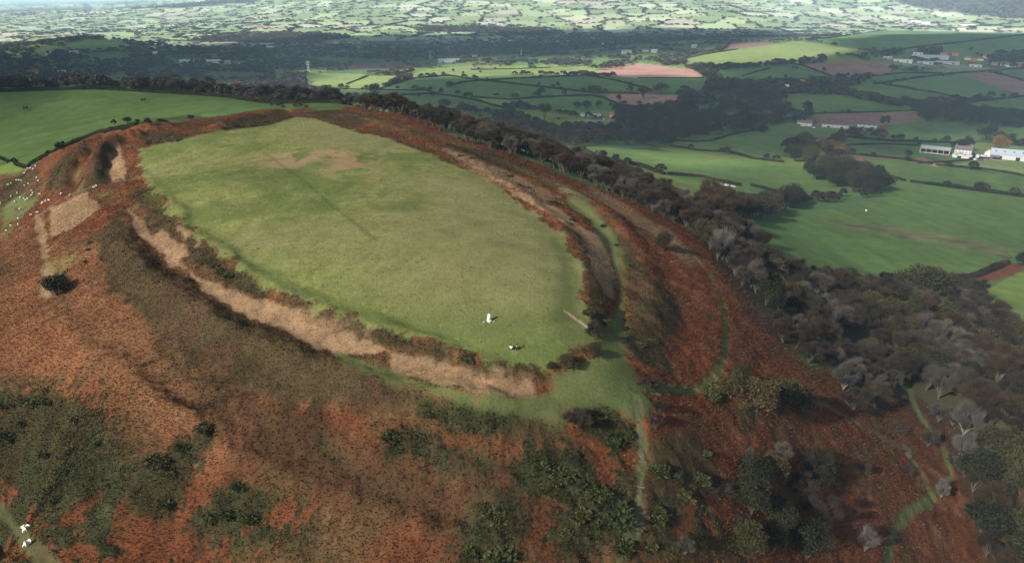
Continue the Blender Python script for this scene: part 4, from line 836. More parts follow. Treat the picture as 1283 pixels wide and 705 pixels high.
# ------------------------------------------------------------------ hedges: each one a thing
def hedge(pts, w, h, label, col=(.045,.038,.022), name='hedge', gap=.0, seed=0):
    P = wpoly(pts, False, 10) if len(pts[0]) == 2 else np.array([wpt(q[0], q[1]) for q in pts]); g = np.random.default_rng(seed + 60); seg = np.hypot(*(P[1:] - P[:-1]).T); cum = np.concatenate([[0], np.cumsum(seg)]); Ltot = cum[-1]
    dist = float(np.mean(np.hypot(P[:, 0], P[:, 1]))); leaf = max(.45, dist / 900); n = int(min(14000, max(300, Ltot * (w + 2 * h) * 2.6 / leaf ** 2)))
    s = g.uniform(0, Ltot, n); x = np.interp(s, cum, P[:, 0]); y = np.interp(s, cum, P[:, 1]); i = np.clip(np.searchsorted(cum, s) - 1, 0, len(seg) - 1); d = (P[i + 1] - P[i]) / seg[i][:, None]
    lum = 1 + .5 * fbm(s, s * 0 + seed * 7.3, 9 * leaf / .45, 3, seed); hh = h * lum * (1 + .25 * fbm(s, s * 0 + 3, 40, 2, seed)); a = g.uniform(-.15, math.pi + .15, n)
    off = np.cos(a) * w * .5 * lum; z = np.maximum(np.sin(a), 0) ** .6 * hh * g.uniform(.75, 1.05, n); x = x - d[:, 1] * off; y = y + d[:, 0] * off
    dd = rdir(n, g); L = g.uniform(.7, 1.5, n) * leaf; b = np.stack([x, y, H(x, y) + z - .1], 1); v, f = diamonds(b - dd * (L[:, None] * .5), dd, L, L * .7, g, .15)
    c = np.repeat(np.array(col)[None] * g.uniform(.65, 1.35, (n, 1)) * (1 + .5 * fbm(s, s * 0, 25, 2, seed + 5))[:, None], 4, 0)
    # woody core so that no light shows through
    ks = max(2, int(Ltot / max(2, leaf * 3))); ss = np.linspace(0, Ltot, ks); cx = np.interp(ss, cum, P[:, 0]); cy = np.interp(ss, cum, P[:, 1]); i = np.clip(np.searchsorted(cum, ss) - 1, 0, len(seg) - 1); d = (P[i + 1] - P[i]) / seg[i][:, None]
    prof = [(-.42, -.3), (-.36, .62), (0, .82), (.36, .62), (.42, -.3)]; cv = np.stack([np.stack([cx - d[:, 1] * o_ * w, cy + d[:, 0] * o_ * w, H(cx, cy) + (q * h if q > 0 else -.4)], 1) for o_, q in prof], 1)
    idx = np.arange(ks * 5).reshape(ks, 5); cf = np.stack([idx[:-1, :-1], idx[1:, :-1], idx[1:, 1:], idx[:-1, 1:]], -1).reshape(-1, 4)
    V = np.concatenate([v, cv.reshape(-1, 3)]); Fc = np.concatenate([f, cf + len(v)]); cc = np.concatenate([c, np.tile(np.array(col) * .8, (ks * 5, 1))])
    tag(link(name, raw_mesh(name, V, Fc, 4, cc, False), M_COVER), label, 'hedge', 'field hedges')
HB = (.055,.040,.024); HD = (.030,.034,.017)
HEDGES = [([(1140,228),(1200,236),(1283,247),(1360,257)],4.5,2.6,'thick dark hedge along the top of the big near field',HD),([(1062,193),(1130,200),(1168,206)],2.5,1.8,'hedge under the farm paddock, left of the gateway',HB),([(1172,207),(1240,213),(1283,221),(1360,232)],2.5,1.8,'hedge under the yellow-green field, right of the gateway',HB),
 ([(1100,218),(1118,222),(1133,227)],3,1.8,'short brown hedge end beside the dark copse',HB),([(723,190),(760,200),(800,208),(832,219)],3.5,2.4,'brown hedge between the long pasture and the scarred slope',HB),([(838,219),(880,222),(905,228),(928,233)],3.5,2.2,'brown hedge right of the gap in the pasture boundary',HB),
 ([(941,233),(955,236),(967,240)],4,2.4,'short dark hedge next to the wooded corner',HD),([(840,183),(874,189),(914,191),(943,199),(982,204)],3,2.0,'brown hedge above the long pasture',HB),([(836,176),(870,178),(890,177),(920,168),(960,162)],2.5,2,'dark hedge along the foot of the valley wood',HD),
 ([(1150,205),(1190,203),(1240,198)],2,1.5,'hedge below the farm buildings',HB),([(1062,182),(1110,181),(1150,183)],2,1.5,'hedge left of the open barn',HD),([(1060,172),(1110,177),(1180,179),(1200,180)],2.5,2.2,'dark hedge behind the open barn',HD),([(1000,143),(1060,142),(1148,139)],2.5,2,'thin hedge over the ploughed strip',HD),
 ([(1095,104),(1150,113),(1180,118),(1210,127)],3,2.6,'curved hedge between two shaded fields',HD),([(1195,130),(1240,126),(1283,121),(1340,117)],3,2.4,'hedge under the pinkish ploughed slope',HD),([(1095,106),(1150,98),(1190,93),(1283,86),(1340,82)],3.5,2.8,'long straight dark hedge below the village',HD),([(1092,96),(1130,92),(1180,92)],3,2.6,'hedge above the narrow shaded field',HD),
 ([(1238,90),(1260,95),(1283,102)],3,2.6,'hedge dividing the ploughed slope from the green one',HD),([(484,124),(500,120),(540,118),(560,120),(595,126),(632,136)],3,2.4,'arched hedge round the shaded field nearest the hill',HD),([(375,111),(434,112),(480,113),(535,114),(548,118)],2.5,2,'straight hedge under the bright meadows',HD),([(476,112),(500,103),(520,98),(560,95)],2.5,2.2,'hedge between bright meadow and shaded field',HD),
 ([(556,94),(600,101),(640,105),(700,112),(740,116),(800,118)],3.2,2.6,'long hedge slanting across the shaded fields',HD),([(560,109),(578,104),(605,101)],2.8,2.4,'short hedge rising to the long slanting one',HD),([(604,101),(660,98),(735,95)],2.8,2.2,'upper hedge of the shaded fields',HD),([(735,95),(770,101),(808,111)],2.8,2.4,'hedge descending towards the straw field',HD),
 ([(590,122),(640,125),(700,121),(740,120)],3,2.4,'hedge with oval trees across the shaded fields',HD),([(740,120),(758,124),(775,131)],3,2.4,'short hedge running down to the straw field',HD),([(535,137),(600,138),(640,139)],2.5,2,'lowest hedge behind the hill edge',HD),([(434,106),(450,100),(462,95)],2.5,2,'hedge dividing the two bright meadows',HD),([(590,88),(640,87),(690,85)],2.5,2,'thin hedge in the sunlit strip',HD),
 ([(500,87),(520,84),(545,83)],2.5,2,'hedge below the blue-roofed shed',HD),([(770,132),(800,134),(850,133)],2.5,2,'hedge under the straw field',HD),([(858,74),(880,69),(925,62)],3,2.4,'hedge along the left tip of the lime field',HD),([(960,80),(985,80),(1005,82),(1025,90),(1045,97)],3,2.6,'hedge left of the big ploughed field',HD),([(930,96),(945,91),(965,86)],2.5,2,'faint hedge crossing the shaded arch field',HD),
 ([(800,98),(850,98),(882,98)],2,1.8,'hedge under the pink ploughed field',HD),([(885,105),(890,98),(872,88),(860,84)],6,5,'rough hedge at the right end of the pink field',HB),([(-60,614,0),(0,593,0),(80,580,0),(150,570,0),(240,529,0),(300,511,0),(360,440,0),(435,398,0)],3,2.6,'dark hedge along the crest of the big left field',HD),([(-40,190),(0,198),(20,206),(36,210)],1.2,1.3,'low hedge cutting the corner of the left field',HD),
 ([(36,208),(63,193),(90,179),(127,165),(171,157)],2.0,1.2,'ragged bushy hedge between left field and ramparts',HD),([(1010,50),(1040,48),(1110,38)],4,3,'hedge above the lime field',HD),([(1075,62),(1110,66),(1130,62),(1283,44)],4,3,'thin hedge across the upper right slope',HD),([(1105,349),(1150,352),(1210,350),(1225,345),(1262,330)],3,2.5,'scrubby brown hedge along the foot of the big near field',HB)]
for i_, (p, w, h, lb, c) in enumerate(HEDGES): hedge(p, w, h, lb, c, seed=i_)
# ------------------------------------------------------------------ bushes on the hill: individuals where the photo shows them
BUSH = [bush_mesh(700 + i, 460, 1.0) for i in range(5)]; BUSHB = [bush_mesh(720 + i, 460, 1.0, True) for i in range(4)]
for b_ in BUSH: b_.materials.append(M_GORSE)
for b_ in BUSHB: b_.materials.append(M_BARE)
nb = 0
def bushes(pts, d, hr, where, seed, mats=BUSH, name='gorse_bush', cat='gorse bush', lab='dark green gorse bush', mind=1.8):
    global nb; g = random.Random(seed)
    for x, y in in_poly(pts, d, seed + 900, mind):
        if name == 'gorse_bush': nb += 1
        if nb > 280: return
        h = g.uniform(*hr) * .72; o = bpy.data.objects.new(name, g.choice(mats)); C.objects.link(o); o.location = (x, y, float(H(x, y)) - .1); s = h / 1.0; w = s * g.uniform(1.3, 2.2)
        o.scale = (w, w, s); o.rotation_euler = (0, 0, g.uniform(0, 6.28)); sz = 'low' if h < sum(hr) / 2 * .72 else 'taller'
        tag(o, '%s %s %s' % (sz, lab, where), cat, 'gorse bushes on the hill' if name == 'gorse_bush' else 'thorn shrubs on the hill')
bushes([(645,578),(690,562),(735,562),(740,600),(690,618),(645,605)], .25, (.8, 1.5), 'in the round patch above the bottom edge', 1)
bushes([(735,500),(790,520),(803,558),(770,558),(735,530)], .22, (.8, 1.5), 'in the patch under the green lip', 2)
bushes([(600,640),(640,625),(650,660),(640,705),(580,705)], .18, (.8, 1.4), 'in the low central patch', 3)
bushes([(700,640),(780,608),(796,640),(785,690),(700,700)], .16, (.8, 1.5), 'in the patch left of the stony track', 4)
bushes([(500,515),(590,520),(625,545),(560,545)], .12, (.6, 1.1), 'on the outer bank below the straw terrace', 5)
bushes([(485,542),(530,532),(555,568),(530,588),(492,570)], .16, (.7, 1.2), 'in the small patch on the bracken slope', 6)
bushes([(160,600),(200,572),(255,532),(270,542),(232,590),(210,640),(165,630)], .12, (.9, 1.6), 'in the dark streak on the lower left slope', 7)
bushes([(0,500),(60,490),(120,520),(140,600),(60,650),(0,600)], .035, (.8, 1.5), 'in the dark scrub by the left frame edge', 8)
bushes([(250,650),(300,605),(335,612),(320,655),(270,680)], .10, (.8, 1.4), 'in the straw-flecked scrub at the lower left', 9)
bushes([(820,560),(870,545),(895,600),(860,640),(830,690),(810,690)], .08, (.8, 1.5), 'right of the stony track', 10)
bushes([(480,425),(560,440),(620,455),(680,458),(688,478),(600,468),(500,440)], .12, (.6, 1.1), 'on the near rim of the fort', 11)
bushes([(730,378),(755,380),(762,420),(742,428)], .14, (.7, 1.3), 'on the bank beside the right-hand ditch', 12)
bushes([(735,262),(790,305),(810,345),(800,360),(780,320)], .06, (.6, 1.1), 'on the olive bank right of the ditch', 13)
bushes([(780,440),(820,400),(845,400),(825,445),(800,455)], .05, (.7, 1.2), 'on the round end of the outer bank', 14)
bushes([(245,312),(300,345),(322,360),(300,365),(255,340)], .08, (.6, 1.1), 'on the dark inner slope at the left', 15)
bushes([(110,300),(150,290),(130,330),(70,350),(80,330)], .03, (.6, 1.2), 'on the green-streaked western flank', 16)
bushes([(880,470),(930,480),(940,560),(900,560)], .04, (.8, 1.6), 'left of the thicket by the path end', 17)
bushes([(860,380),(1000,460),(1150,620),(1100,690),(860,600)], .0012, (.6, 1.2), 'scattered on the open rust bracken', 18)
bushes([(880,560),(940,560),(960,690),(880,700)], .03, (.6, 1.4), 'on the edge of the lower thicket', 19, BUSHB, 'thorn_shrub', 'shrub', 'grey twiggy thorn shrub')
bushes([(1120,520),(1160,540),(1170,600),(1130,590)], .03, (.6, 1.4), 'by the winding green path', 20, BUSHB, 'thorn_shrub', 'shrub', 'grey twiggy thorn shrub')
bushes([(270,165),(345,140),(365,146),(350,155),(300,163)], .012, (.8, 1.5), 'on the dark bank at the far end of the fort', 21)
bushes([(176,178),(185,166),(235,172),(236,178),(195,182)], .03, (.6, 1.1), 'in the dark strips at the far left of the pasture', 22)
bushes([(570,188),(640,212),(720,275),(735,300),(700,275),(640,232),(575,200)], .018, (.6, 1.1), 'on the straw-coloured right rim of the fort', 23)
print('gorse', nb)
# ------------------------------------------------------------------ ground cover: bracken, heather, tussocks
def cover_field():
    g = np.random.default_rng(44); R0, R1 = 38.0, 430.0; th_ = math.radians(47)
    n = 2100000; th = g.uniform(-th_, th_, n); rg = np.linspace(R0, R1, 800); pdf = rg * np.minimum(1, (95 / rg) ** 1.5); cdf = np.cumsum(pdf) / pdf.sum(); r = np.interp(g.uniform(0, 1, n), cdf, rg); x = np.sin(th) * r; y = np.cos(th) * r
    i = np.clip(np.round(np.interp(th, TH, np.arange(NT))).astype(int), 0, NT - 1); j = np.clip(np.round(np.interp(np.log(r), LRR, np.arange(NR))).astype(int), 0, NR - 1)
    lod = 1.0; FX, FY = [float(q[0]) for q in at(560, 330)]; flow = np.arctan2(y - FY - 6, x - FX); u = g.uniform(0, 1, n); hid = GZ[i, j]
    sx, sy = project(x, y, hid); vis = (sx > -60) & (sx < 1345) & (sy < 760)
    flk = ((poly_sd(wpoly([(120,560),(230,600),(300,560),(400,590),(440,620),(400,700),(150,705),(60,640)]), x, y, 1) < 0) | (poly_sd(wpoly([(395,480),(470,505),(520,540),(440,560),(400,520)]), x, y, 1) < 0)) * (fbm(x, y, 5, 3, 73) > -.05)
    jobs = [('bracken', BR, .62, (.14, .44), .34, (0, 30)), ('heather', OL, .62, (.12, .34), .34, (30, 80)), ('gorse_scrub', GO, .75, (.14, .36), .45, (25, 85)), ('dry_grass', ST, .45, (.18, .42), .14, (25, 75)), ('turf_tufts', fz, .16, (.08, .22), .4, (10, 60))]
    for nm_, M, pr, Lr, wr, el in jobs:
        k = vis & (u < M[i, j] * pr * lod) & (M[i, j] > .35)
        ii, jj = i[k], j[k]; m = k.sum(); sc = np.clip(r[k] / 95, 1, 2.4) ** .6
        az = flow[k] + g.normal(0, .55 if nm_ == 'bracken' else 1.6, m); e = np.radians(g.uniform(*el, m)); d = np.stack([np.cos(az) * np.cos(e), np.sin(az) * np.cos(e), np.sin(e)], 1)
        L = (Lr[0] + (Lr[1] - Lr[0]) * g.uniform(0, 1, m) ** 1.6) * sc; b = np.stack([x[k], y[k], H(x[k], y[k]) - .04], 1); b[:, 2] += g.uniform(0, .14, m) * sc
        pale = g.uniform(0, 1, m) < (.03 if nm_ != 'gorse_scrub' else .04) * (1 + 2.5 * (fbm(x[k], y[k], 18, 2, 71) > .2) + 5 * flk[k]); L = L * np.where(pale, .8, 1)
        v, f = diamonds(b, d, L, L * wr * np.where(pale, .6, 1) * g.uniform(.6, 1.5, m), g, .12)
        col = COL[ii, jj] * (1 + (g.uniform(-.28, .32, (m, 1))) * np.clip(110 / r[k], .45, 1)[:, None])
        if nm_ != 'turf_tufts': col[pale] = np.array([.30, .23, .14]) * g.uniform(.6, 1.1, (pale.sum(), 1))
        col = np.repeat(np.clip(col, .003, .8), 4, 0)
        o = link(nm_, raw_mesh(nm_, v, f, 4, col, False), M_COVER); o['kind'] = 'stuff'; print(nm_, m)
cover_field()
# ------------------------------------------------------------------ buildings and small things
def plain(name, col, rough=.8, spec=.2, var=.12, sc=1.5):
    m, nt, b = new_mat(name, rough, spec); tc = N_(nt, 'ShaderNodeTexCoord'); n = N_(nt, 'ShaderNodeTexNoise'); n.inputs['Scale'].default_value = sc; n.inputs['Detail'].default_value = 4
    nt.links.new(tc.outputs['Object'], n.inputs['Vector']); r = N_(nt, 'ShaderNodeMapRange'); r.inputs['To Min'].default_value = 1 - var * 2; r.inputs['To Max'].default_value = 1 + var
    nt.links.new(n.outputs[0], r.inputs[0]); v = N_(nt, 'ShaderNodeVectorMath', operation='SCALE'); v.inputs[0].default_value = col; nt.links.new(r.outputs[0], v.inputs['Scale']); nt.links.new(v.outputs[0], b.inputs['Base Color']); return m
MW = plain('limewash', (.50,.48,.45)); MCR = plain('cream_render', (.55,.48,.40)); MBK = plain('brick', (.30,.14,.09)); MST = plain('rubble_stone', (.30,.26,.22)); MSL = plain('slate', (.11,.11,.125)); MTL = plain('clay_tile', (.25,.11,.07))
MTIN = plain('grey_sheeting', (.28,.29,.30), .5, .4); MBL = plain('pale_blue_sheeting', (.32,.37,.43), .5, .4); MWH = plain('white_sheeting', (.42,.43,.44), .5, .3); MWD = plain('dark_opening', (.02,.02,.02)); MGL = plain('window_glass', (.05,.06,.07), .15, .6, .02); MTM = plain('timber', (.16,.11,.07))
def boxm(x0, x1, y0, y1, z0, z1):
    v = np.array([(x, y, z) for z in (z0, z1) for x, y in ((x0, y0), (x1, y0), (x1, y1), (x0, y1))], float)
    return v, np.array([(3, 2, 1, 0), (4, 5, 6, 7), (0, 1, 5, 4), (1, 2, 6, 5), (2, 3, 7, 6), (3, 0, 4, 7)])
def part(name, ms, mat, parent):
    v, f = joinm(ms); o = link(name, raw_mesh(name, v, f, 4, None, False), mat, parent); return o
def root_at(name, X, Y, Z, rz):
    o = bpy.data.objects.new(name, None); C.objects.link(o); o.location = (X, Y, Z); o.rotation_euler = (0, 0, rz); o.empty_display_size = 1; return o
def building(px, py, wpx, depth, eave, ridge, wallm, roofm, label, cat='house', name='house', turn=0.0, kind='house', nwin=4, chim=1, group=None):
    X, Y = at(px, py); X, Y = float(X[0]), float(Y[0]); Z = float(H(X, Y)); d = math.sqrt(X * X + Y * Y + (Z - CZ) ** 2); L = wpx / F * d * .88
    o = root_at(name, X, Y, Z, -math.atan2(X, Y) + turn); tag(o, label, cat, group); a = L / 2; b = depth / 2; t = .35
    e, r = eave, ridge
    # walls with gables
    gv = lambda s: (np.array([(s * a, -b, e), (s * a, b, e), (s * a, 0, r - .15), (s * (a - t), -b, e), (s * (a - t), b, e), (s * (a - t), 0, r - .15)]), np.array([(0, 1, 2, 2), (3, 5, 4, 4), (0, 2, 5, 3), (1, 4, 5, 2)]))
    front = [boxm(-a, a, -b, -b + t, -2.5, e)] if kind != 'open' else [boxm(-a + L * k_ / 5 - .2, -a + L * k_ / 5 + .2, -b, -b + .4, -2.5, e) for k_ in range(6)]
    wall = front + [boxm(-a, a, b - t, b, -2.5, e), boxm(-a, -a + t, -b + t, b - t, -2.5, e), boxm(a - t, a, -b + t, b - t, -2.5, e)]
    def tri(s):
        v = np.array([(s * a, -b, e), (s * a, b, e), (s * a, 0, r - .1), (s * (a - t), -b, e), (s * (a - t), b, e), (s * (a - t), 0, r - .1)]); return v, [(0, 1, 2), (3, 5, 4), (0, 2, 5, 3), (2, 1, 4, 5), (0, 3, 4, 1)]
    me = bpy.data.meshes.new('wall'); vv, ff, k0 = [], [], 0
    for v, f in wall: vv += [tuple(q) for q in v]; ff += [tuple(int(i) + k0 for i in q) for q in f]; k0 = len(vv)
    for s in (-1, 1):
        v, f = tri(s); vv += [tuple(q) for q in v]; ff += [tuple(i + k0 for i in q) for q in f]; k0 = len(vv)
    me.from_pydata(vv, [], ff); wo_ = link('wall', me, wallm, o)
    ov = .5; vv = []; th_ = .18
    for zz in (0, th_): vv += [(-a - ov, -b - ov, e - ov * (r - e) / b + zz), (a + ov, -b - ov, e - ov * (r - e) / b + zz), (a + ov, 0, r + zz), (-a - ov, 0, r + zz), (a + ov, b + ov, e - ov * (r - e) / b + zz), (-a - ov, b + ov, e - ov * (r - e) / b + zz)]
    ff = [(0, 3, 2, 1), (3, 5, 4, 2), (6, 7, 8, 9), (9, 8, 10, 11), (0, 1, 7, 6), (5, 11, 10, 4), (0, 6, 9, 3), (3, 9, 11, 5), (1, 2, 8, 7), (2, 4, 10, 8)]
    me = bpy.data.meshes.new('roof'); me.from_pydata(vv, [], ff); ro = link('roof', me, roofm, o)
    if kind == 'house':
        for c in range(chim):
            x = (-1, 1)[c % 2] * (a - .8); part('chimney', [boxm(x - .5, x + .5, -.45, .45, r - .8, r + 1.3), boxm(x - .2, x + .2, -.2, .2, r + 1.3, r + 1.7)], MBK, ro)
        for k_ in range(nwin):
            x = -a + L * (k_ + .5) / nwin
            for zz in ((.9, 2.1), (3.3, 4.4)) if e > 4.2 else ((.9, 2.1),):
                w = part('window', [boxm(x - .6, x + .6, -b - .06, -b - .002, zz[0], zz[1])], MW, o); part('pane', [boxm(x - .48, x + .48, -b - .09, -b - .062, zz[0] + .1, zz[1] - .1)], MGL, w)
        x = -a + L * (nwin // 2) / nwin; part('door', [boxm(x - .5, x + .5, -b - .08, -b - .002, 0, 2.1)], MTM, o)
    elif kind in ('barn',):
        for k_ in range(nwin):
            x = -a + L * (k_ + .5) / nwin; m = .5; sl = (r - e) / b; ym = -b * .5; zc = e + (b + ym) * sl + th_
            v = np.array([(x - .6, ym - .9, zc - .9 * sl + .03), (x + .6, ym - .9, zc - .9 * sl + .03), (x + .6, ym + .9, zc + .9 * sl + .03), (x - .6, ym + .9, zc + .9 * sl + .03)]); v = np.concatenate([v, v + [0, 0, .06]])
            part('rooflight', [(v, np.array([(3, 2, 1, 0), (4, 5, 6, 7), (0, 1, 5, 4), (1, 2, 6, 5), (2, 3, 7, 6), (3, 0, 4, 7)]))], MSL, ro)
        part('door', [boxm(-a + L * .7, -a + L * .7 + 3.6, -b - .08, -b - .002, 0, min(3.4, e - .3))], MWD, o); part('door', [boxm(-a + L * .2, -a + L * .2 + 3.6, -b - .08, -b - .002, 0, min(3.4, e - .3))], MWD, o)
    elif kind == 'open':
        part('back_bay', [boxm(-a + .4, a - .4, b - 1.2, b - .5, -1, e - .5)], MTM, o); part('feed_barrier', [boxm(-a + .3, a - .3, -b + .6, -b + .75, .2, 1.3)], MTIN, o)
    return o
BU = building
BU(1010,158,13,7,4.8,7.4,MW,MSL,'white farmhouse with slate roof beneath the tall conifer',nwin=4,chim=2); BU(1001,155,5,5,3,4.6,MW,MSL,'small white wing at the left of the white farmhouse',nwin=1,chim=0,name='outhouse',cat='outhouse')
BU(1046,160,30,6,2.2,3.2,MBL,MWH,'long low white-roofed shed right of the white farmhouse',kind='barn',name='farm_shed',cat='shed',nwin=6); BU(1086,160,21,5,2.0,3.0,MTIN,MWH,'shorter white-roofed shed beside the rusty scrub',kind='barn',name='farm_shed',cat='shed',nwin=4)
BU(1171,192,30,13,5.0,7.2,MCR,MTIN,'open-fronted grey barn at the left of the farmyard',kind='open',name='barn',cat='barn',turn=-.05)
BU(1206,192,17,8,4.6,7.6,MW,MSL,'slate-roofed white farmhouse in the middle of the farmyard',nwin=5,chim=2); BU(1208,198,24,5,2.3,3.4,MW,MWH,'low white outbuilding before the slate-roofed farmhouse',kind='barn',name='outhouse',cat='outhouse',nwin=3); BU(1231,198,12,4,2.1,3.0,MW,MWH,'small white lean-to right of the dark yew',kind='barn',name='outhouse',cat='outhouse',nwin=2)
BU(1240,196,9,7,4,7.2,MW,MCR,'cream gabled cottage between farmhouse and big pale barn',nwin=2,turn=1.1); BU(1262,199,34,15,5.2,9.5,MWH,MBL,'big pale blue-roofed barn with dark rooflights',kind='barn',name='barn',cat='barn',nwin=4,turn=.12); BU(1246,199,8,5,2.4,3.6,MTM,MSL,'dark little shed in front of the big pale barn',kind='barn',name='farm_shed',cat='shed',nwin=1)
BU(740,146,27,8,2.8,4.0,MWH,MTIN,'long white shed amid the valley wood',kind='barn',name='farm_shed',cat='shed',nwin=5); BU(768,147,9,7,4.2,7,MCR,MTL,'tile-roofed house right of the long white shed',nwin=3); BU(777,146,9,6,3.6,6,MW,MSL,'white house at the right end of the valley steading',nwin=3)
BU(562,78,28,30,6,9,MWH,MBL,'big blue-roofed industrial shed in the sunlit valley',kind='barn',name='warehouse',cat='warehouse',nwin=6); BU(595,71,7,9,4.5,7.5,MW,MSL,'white house right above the blue-roofed shed',nwin=3)
vill = [(1131,78,20,18,5,7,MW,MWH,'long white-roofed shed at the left end of the village','barn'),(1165,73,38,24,5,7.5,MTIN,MBL,'widest blue-grey shed of the village','barn'),(1187,80,24,16,4.5,6.5,MTIN,MTIN,'grey shed in front of the widest village shed','barn'),(1160,80,18,14,4,6,MWH,MTIN,'low pale shed below the widest village shed','barn'),(1150,69,10,10,4,6,MW,MWH,'small white shed behind the widest village shed','barn'),
 (1112,74,9,10,4,6,MTIN,MWH,'pale shed apart at the left of the village','barn'),(1212,75,6,8,4.8,8,MW,MTL,'white house with tiled roof in the village middle','house'),(1220,77,6,8,4.8,8,MBK,MTL,'red brick house in the village middle','house'),(1228,76,6,8,4.8,8,MCR,MSL,'cream house in the village middle','house'),(1197,70,7,8,4.8,8,MBK,MTL,'brick house behind the village sheds','house'),
 (1182,70,7,8,4.8,8,MBK,MTL,'brick house at the back of the village','house'),(1222,84,12,10,3.6,5.4,MWH,MWH,'white shed at the front of the village','barn'),(1235,73,6,8,4.8,8,MCR,MTL,'cream house by the village wood','house'),(1246,82,6,8,4.8,8,MBK,MSL,'slate-roofed brick house at the village front','house'),(1258,82,7,8,4.8,8,MW,MSL,'white house left of the brightest village house','house'),(1266,84,9,8,5,8.4,MW,MSL,'brightest white house at the right end of the village','house'),(1277,83,7,8,4.8,8,MBK,MTL,'brick house at the right edge of the village','house')]
for (x, y, w, dp, e, r, wm, rm, lb, kd) in vill: BU(x, y, w, dp, e, r, wm, rm, lb, kind=kd, name='house' if kd == 'house' else 'village_shed', cat='house' if kd == 'house' else 'shed', nwin=3, group='village on the right slope')
farh = [(62,69,6,'house left on the wooded hill'),(93,68,9,'long house in the middle of the wooded hill'),(190,62,9,'upper house right of the wooded hill'),(195,69,5,'lower house right of the wooded hill'),(42,93,8,'roof in the dark wood at the far left'),(78,93,8,'second roof in the dark wood at the left'),(168,110,13,'pale roof among the trees behind the left field'),(205,109,10,'greenish roof among the trees behind the left field'),
 (232,79,12,'left roof of the dark valley farm'),(247,78,8,'second roof of the dark valley farm'),(268,79,18,'widest roof of the dark valley farm'),(285,80,8,'small roof right of the widest dark valley roof'),(299,81,13,'right-hand roof of the dark valley farm'),(339,61,10,'pale roof in the far dark hedgerows'),(422,53,6,'single white roof far in the middle'),(380,116,19,'white shed below the bright meadow'),
 (608,53,8,'left white roof of the far town'),(620,53,9,'right white roof of the far town'),(640,53,7,'roof at the end of the far town'),(683,56,8,'pale roof in the far dark wood'),(757,58,6,'small white roof left of the sunlit rise'),(785,67,13,'pale farm roof behind the pink ploughed field'),(806,65,14,'bright white farm roof behind the pink ploughed field'),(820,66,8,'smaller roof beside the bright white farm roof'),
 (1005,106,5,'white cottage in the valley hedge'),(985,112,5,'white cottage in the tree belt'),(1148,28,11,'farmhouse on the sunlit far slope'),(1212,32,15,'white shed on the sunlit far slope'),(1160,30,8,'reddish house on the sunlit far slope'),(1205,37,8,'pale house under the white far shed'),(870,60,7,'house at the foot of the sunlit rise'),(880,45,8,'white house in the far wooded belt'),(850,44,6,'little white house in the far wooded belt'),(735,40,8,'white house at the edge of the far wood'),(560,46,8,'white house on the far shaded strip')]
for i_, (x, y, w, lb) in enumerate(farh): BU(x, y, w, 11 + (i_ * 7) % 5, 5, 8.5, (MW, MCR, MWH, MW)[i_ % 4], (MWH, MTIN, MSL, MWH, MTL)[i_ % 5], lb, nwin=3, chim=1, name='far_house', cat='house', group='houses across the valley', turn=((i_ * 37) % 10 - 5) * .08)
# pylons -------------------------------------------------------------------------------
MPY = plain('galvanised_steel', (.62,.64,.66), .5, .4)
def pylon(px, py, hpx, label):
    X, Y = at(px, py); X, Y = float(X[0]), float(Y[0]); Z = float(H(X, Y)); d = math.hypot(X, Y); h = hpx / F * d; w = h * .11; o = root_at('pylon', X, Y, Z, .3); tag(o, label, 'pylon', 'pylons across the valley')
    top = (0, 0, h)
    for sx in (-1, 1):
        for sy in (-1, 1): part('leg', [tube((sx * w, sy * w, -1), (sx * w * .22, sy * w * .22, h * .62), .18, .13, 4), tube((sx * w * .22, sy * w * .22, h * .62), (sx * .2, sy * .2, h), .13, .08, 4)], MPY, o)
    br = []
    for k_ in range(7):
        z0, z1 = h * .09 * k_, h * .09 * (k_ + 1); q0 = w * (1 - .78 * z0 / (h * .62)); q1 = w * (1 - .78 * z1 / (h * .62))
        for s in (-1, 1): br += [tube((-q0, s * q0, z0), (q1, s * q1, z1), .07, .07, 3), tube((s * q0, -q0, z0), (s * q1, q1, z1), .07, .07, 3)]
    part('lattice', br, MPY, o)
    for z in (.66, .79, .92): part('crossarm', [tube((-h * .2, 0, h * z), (h * .2, 0, h * z), .14, .14, 4), tube((-h * .2, 0, h * z), (0, 0, h * (z + .05)), .09, .09, 3), tube((h * .2, 0, h * z), (0, 0, h * (z + .05)), .09, .09, 3)], MPY, o)
pylon(387,91,13,'pale pylon at the left of the bright meadow'); pylon(539,74,10,'thin pylon against the dark valley wood'); pylon(653,72,9,'pylon with bright crossarms at the wood edge'); pylon(977,41,9,'pylon on the far sunlit plain')
# trig pillar --------------------------------------------------------------------------
X, Y = at(613, 401.5); X, Y = float(X[0]), float(Y[0]); o = root_at('trig_pillar', X, Y, float(H(X, Y)), .25); o.scale = (.82,) * 3; tag(o, 'white tapered trig pillar standing on the fort turf', 'trig pillar')
MPW = plain('white_paint', (.80,.80,.76), .7, .2, .06)
def frustum(a0, a1, z0, z1):
    v = np.array([(-a0, -a0, z0), (a0, -a0, z0), (a0, a0, z0), (-a0, a0, z0), (-a1, -a1, z1), (a1, -a1, z1), (a1, a1, z1), (-a1, a1, z1)], float); return v, np.array([(3, 2, 1, 0), (4, 5, 6, 7), (0, 1, 5, 4), (1, 2, 6, 5), (2, 3, 7, 6), (3, 0, 4, 7)])
part('pillar', [frustum(.33, .20, .14, 1.34)], MPW, o); part('plinth', [frustum(.42, .40, -.15, .14)], MPW, o); part('cap', [frustum(.17, .15, 1.342, 1.40)], MST, o); part('flush_bracket', [boxm(-.05, .05, -.335, -.30, .3, .48)], plain('brass', (.25,.18,.08), .4, .5), o)
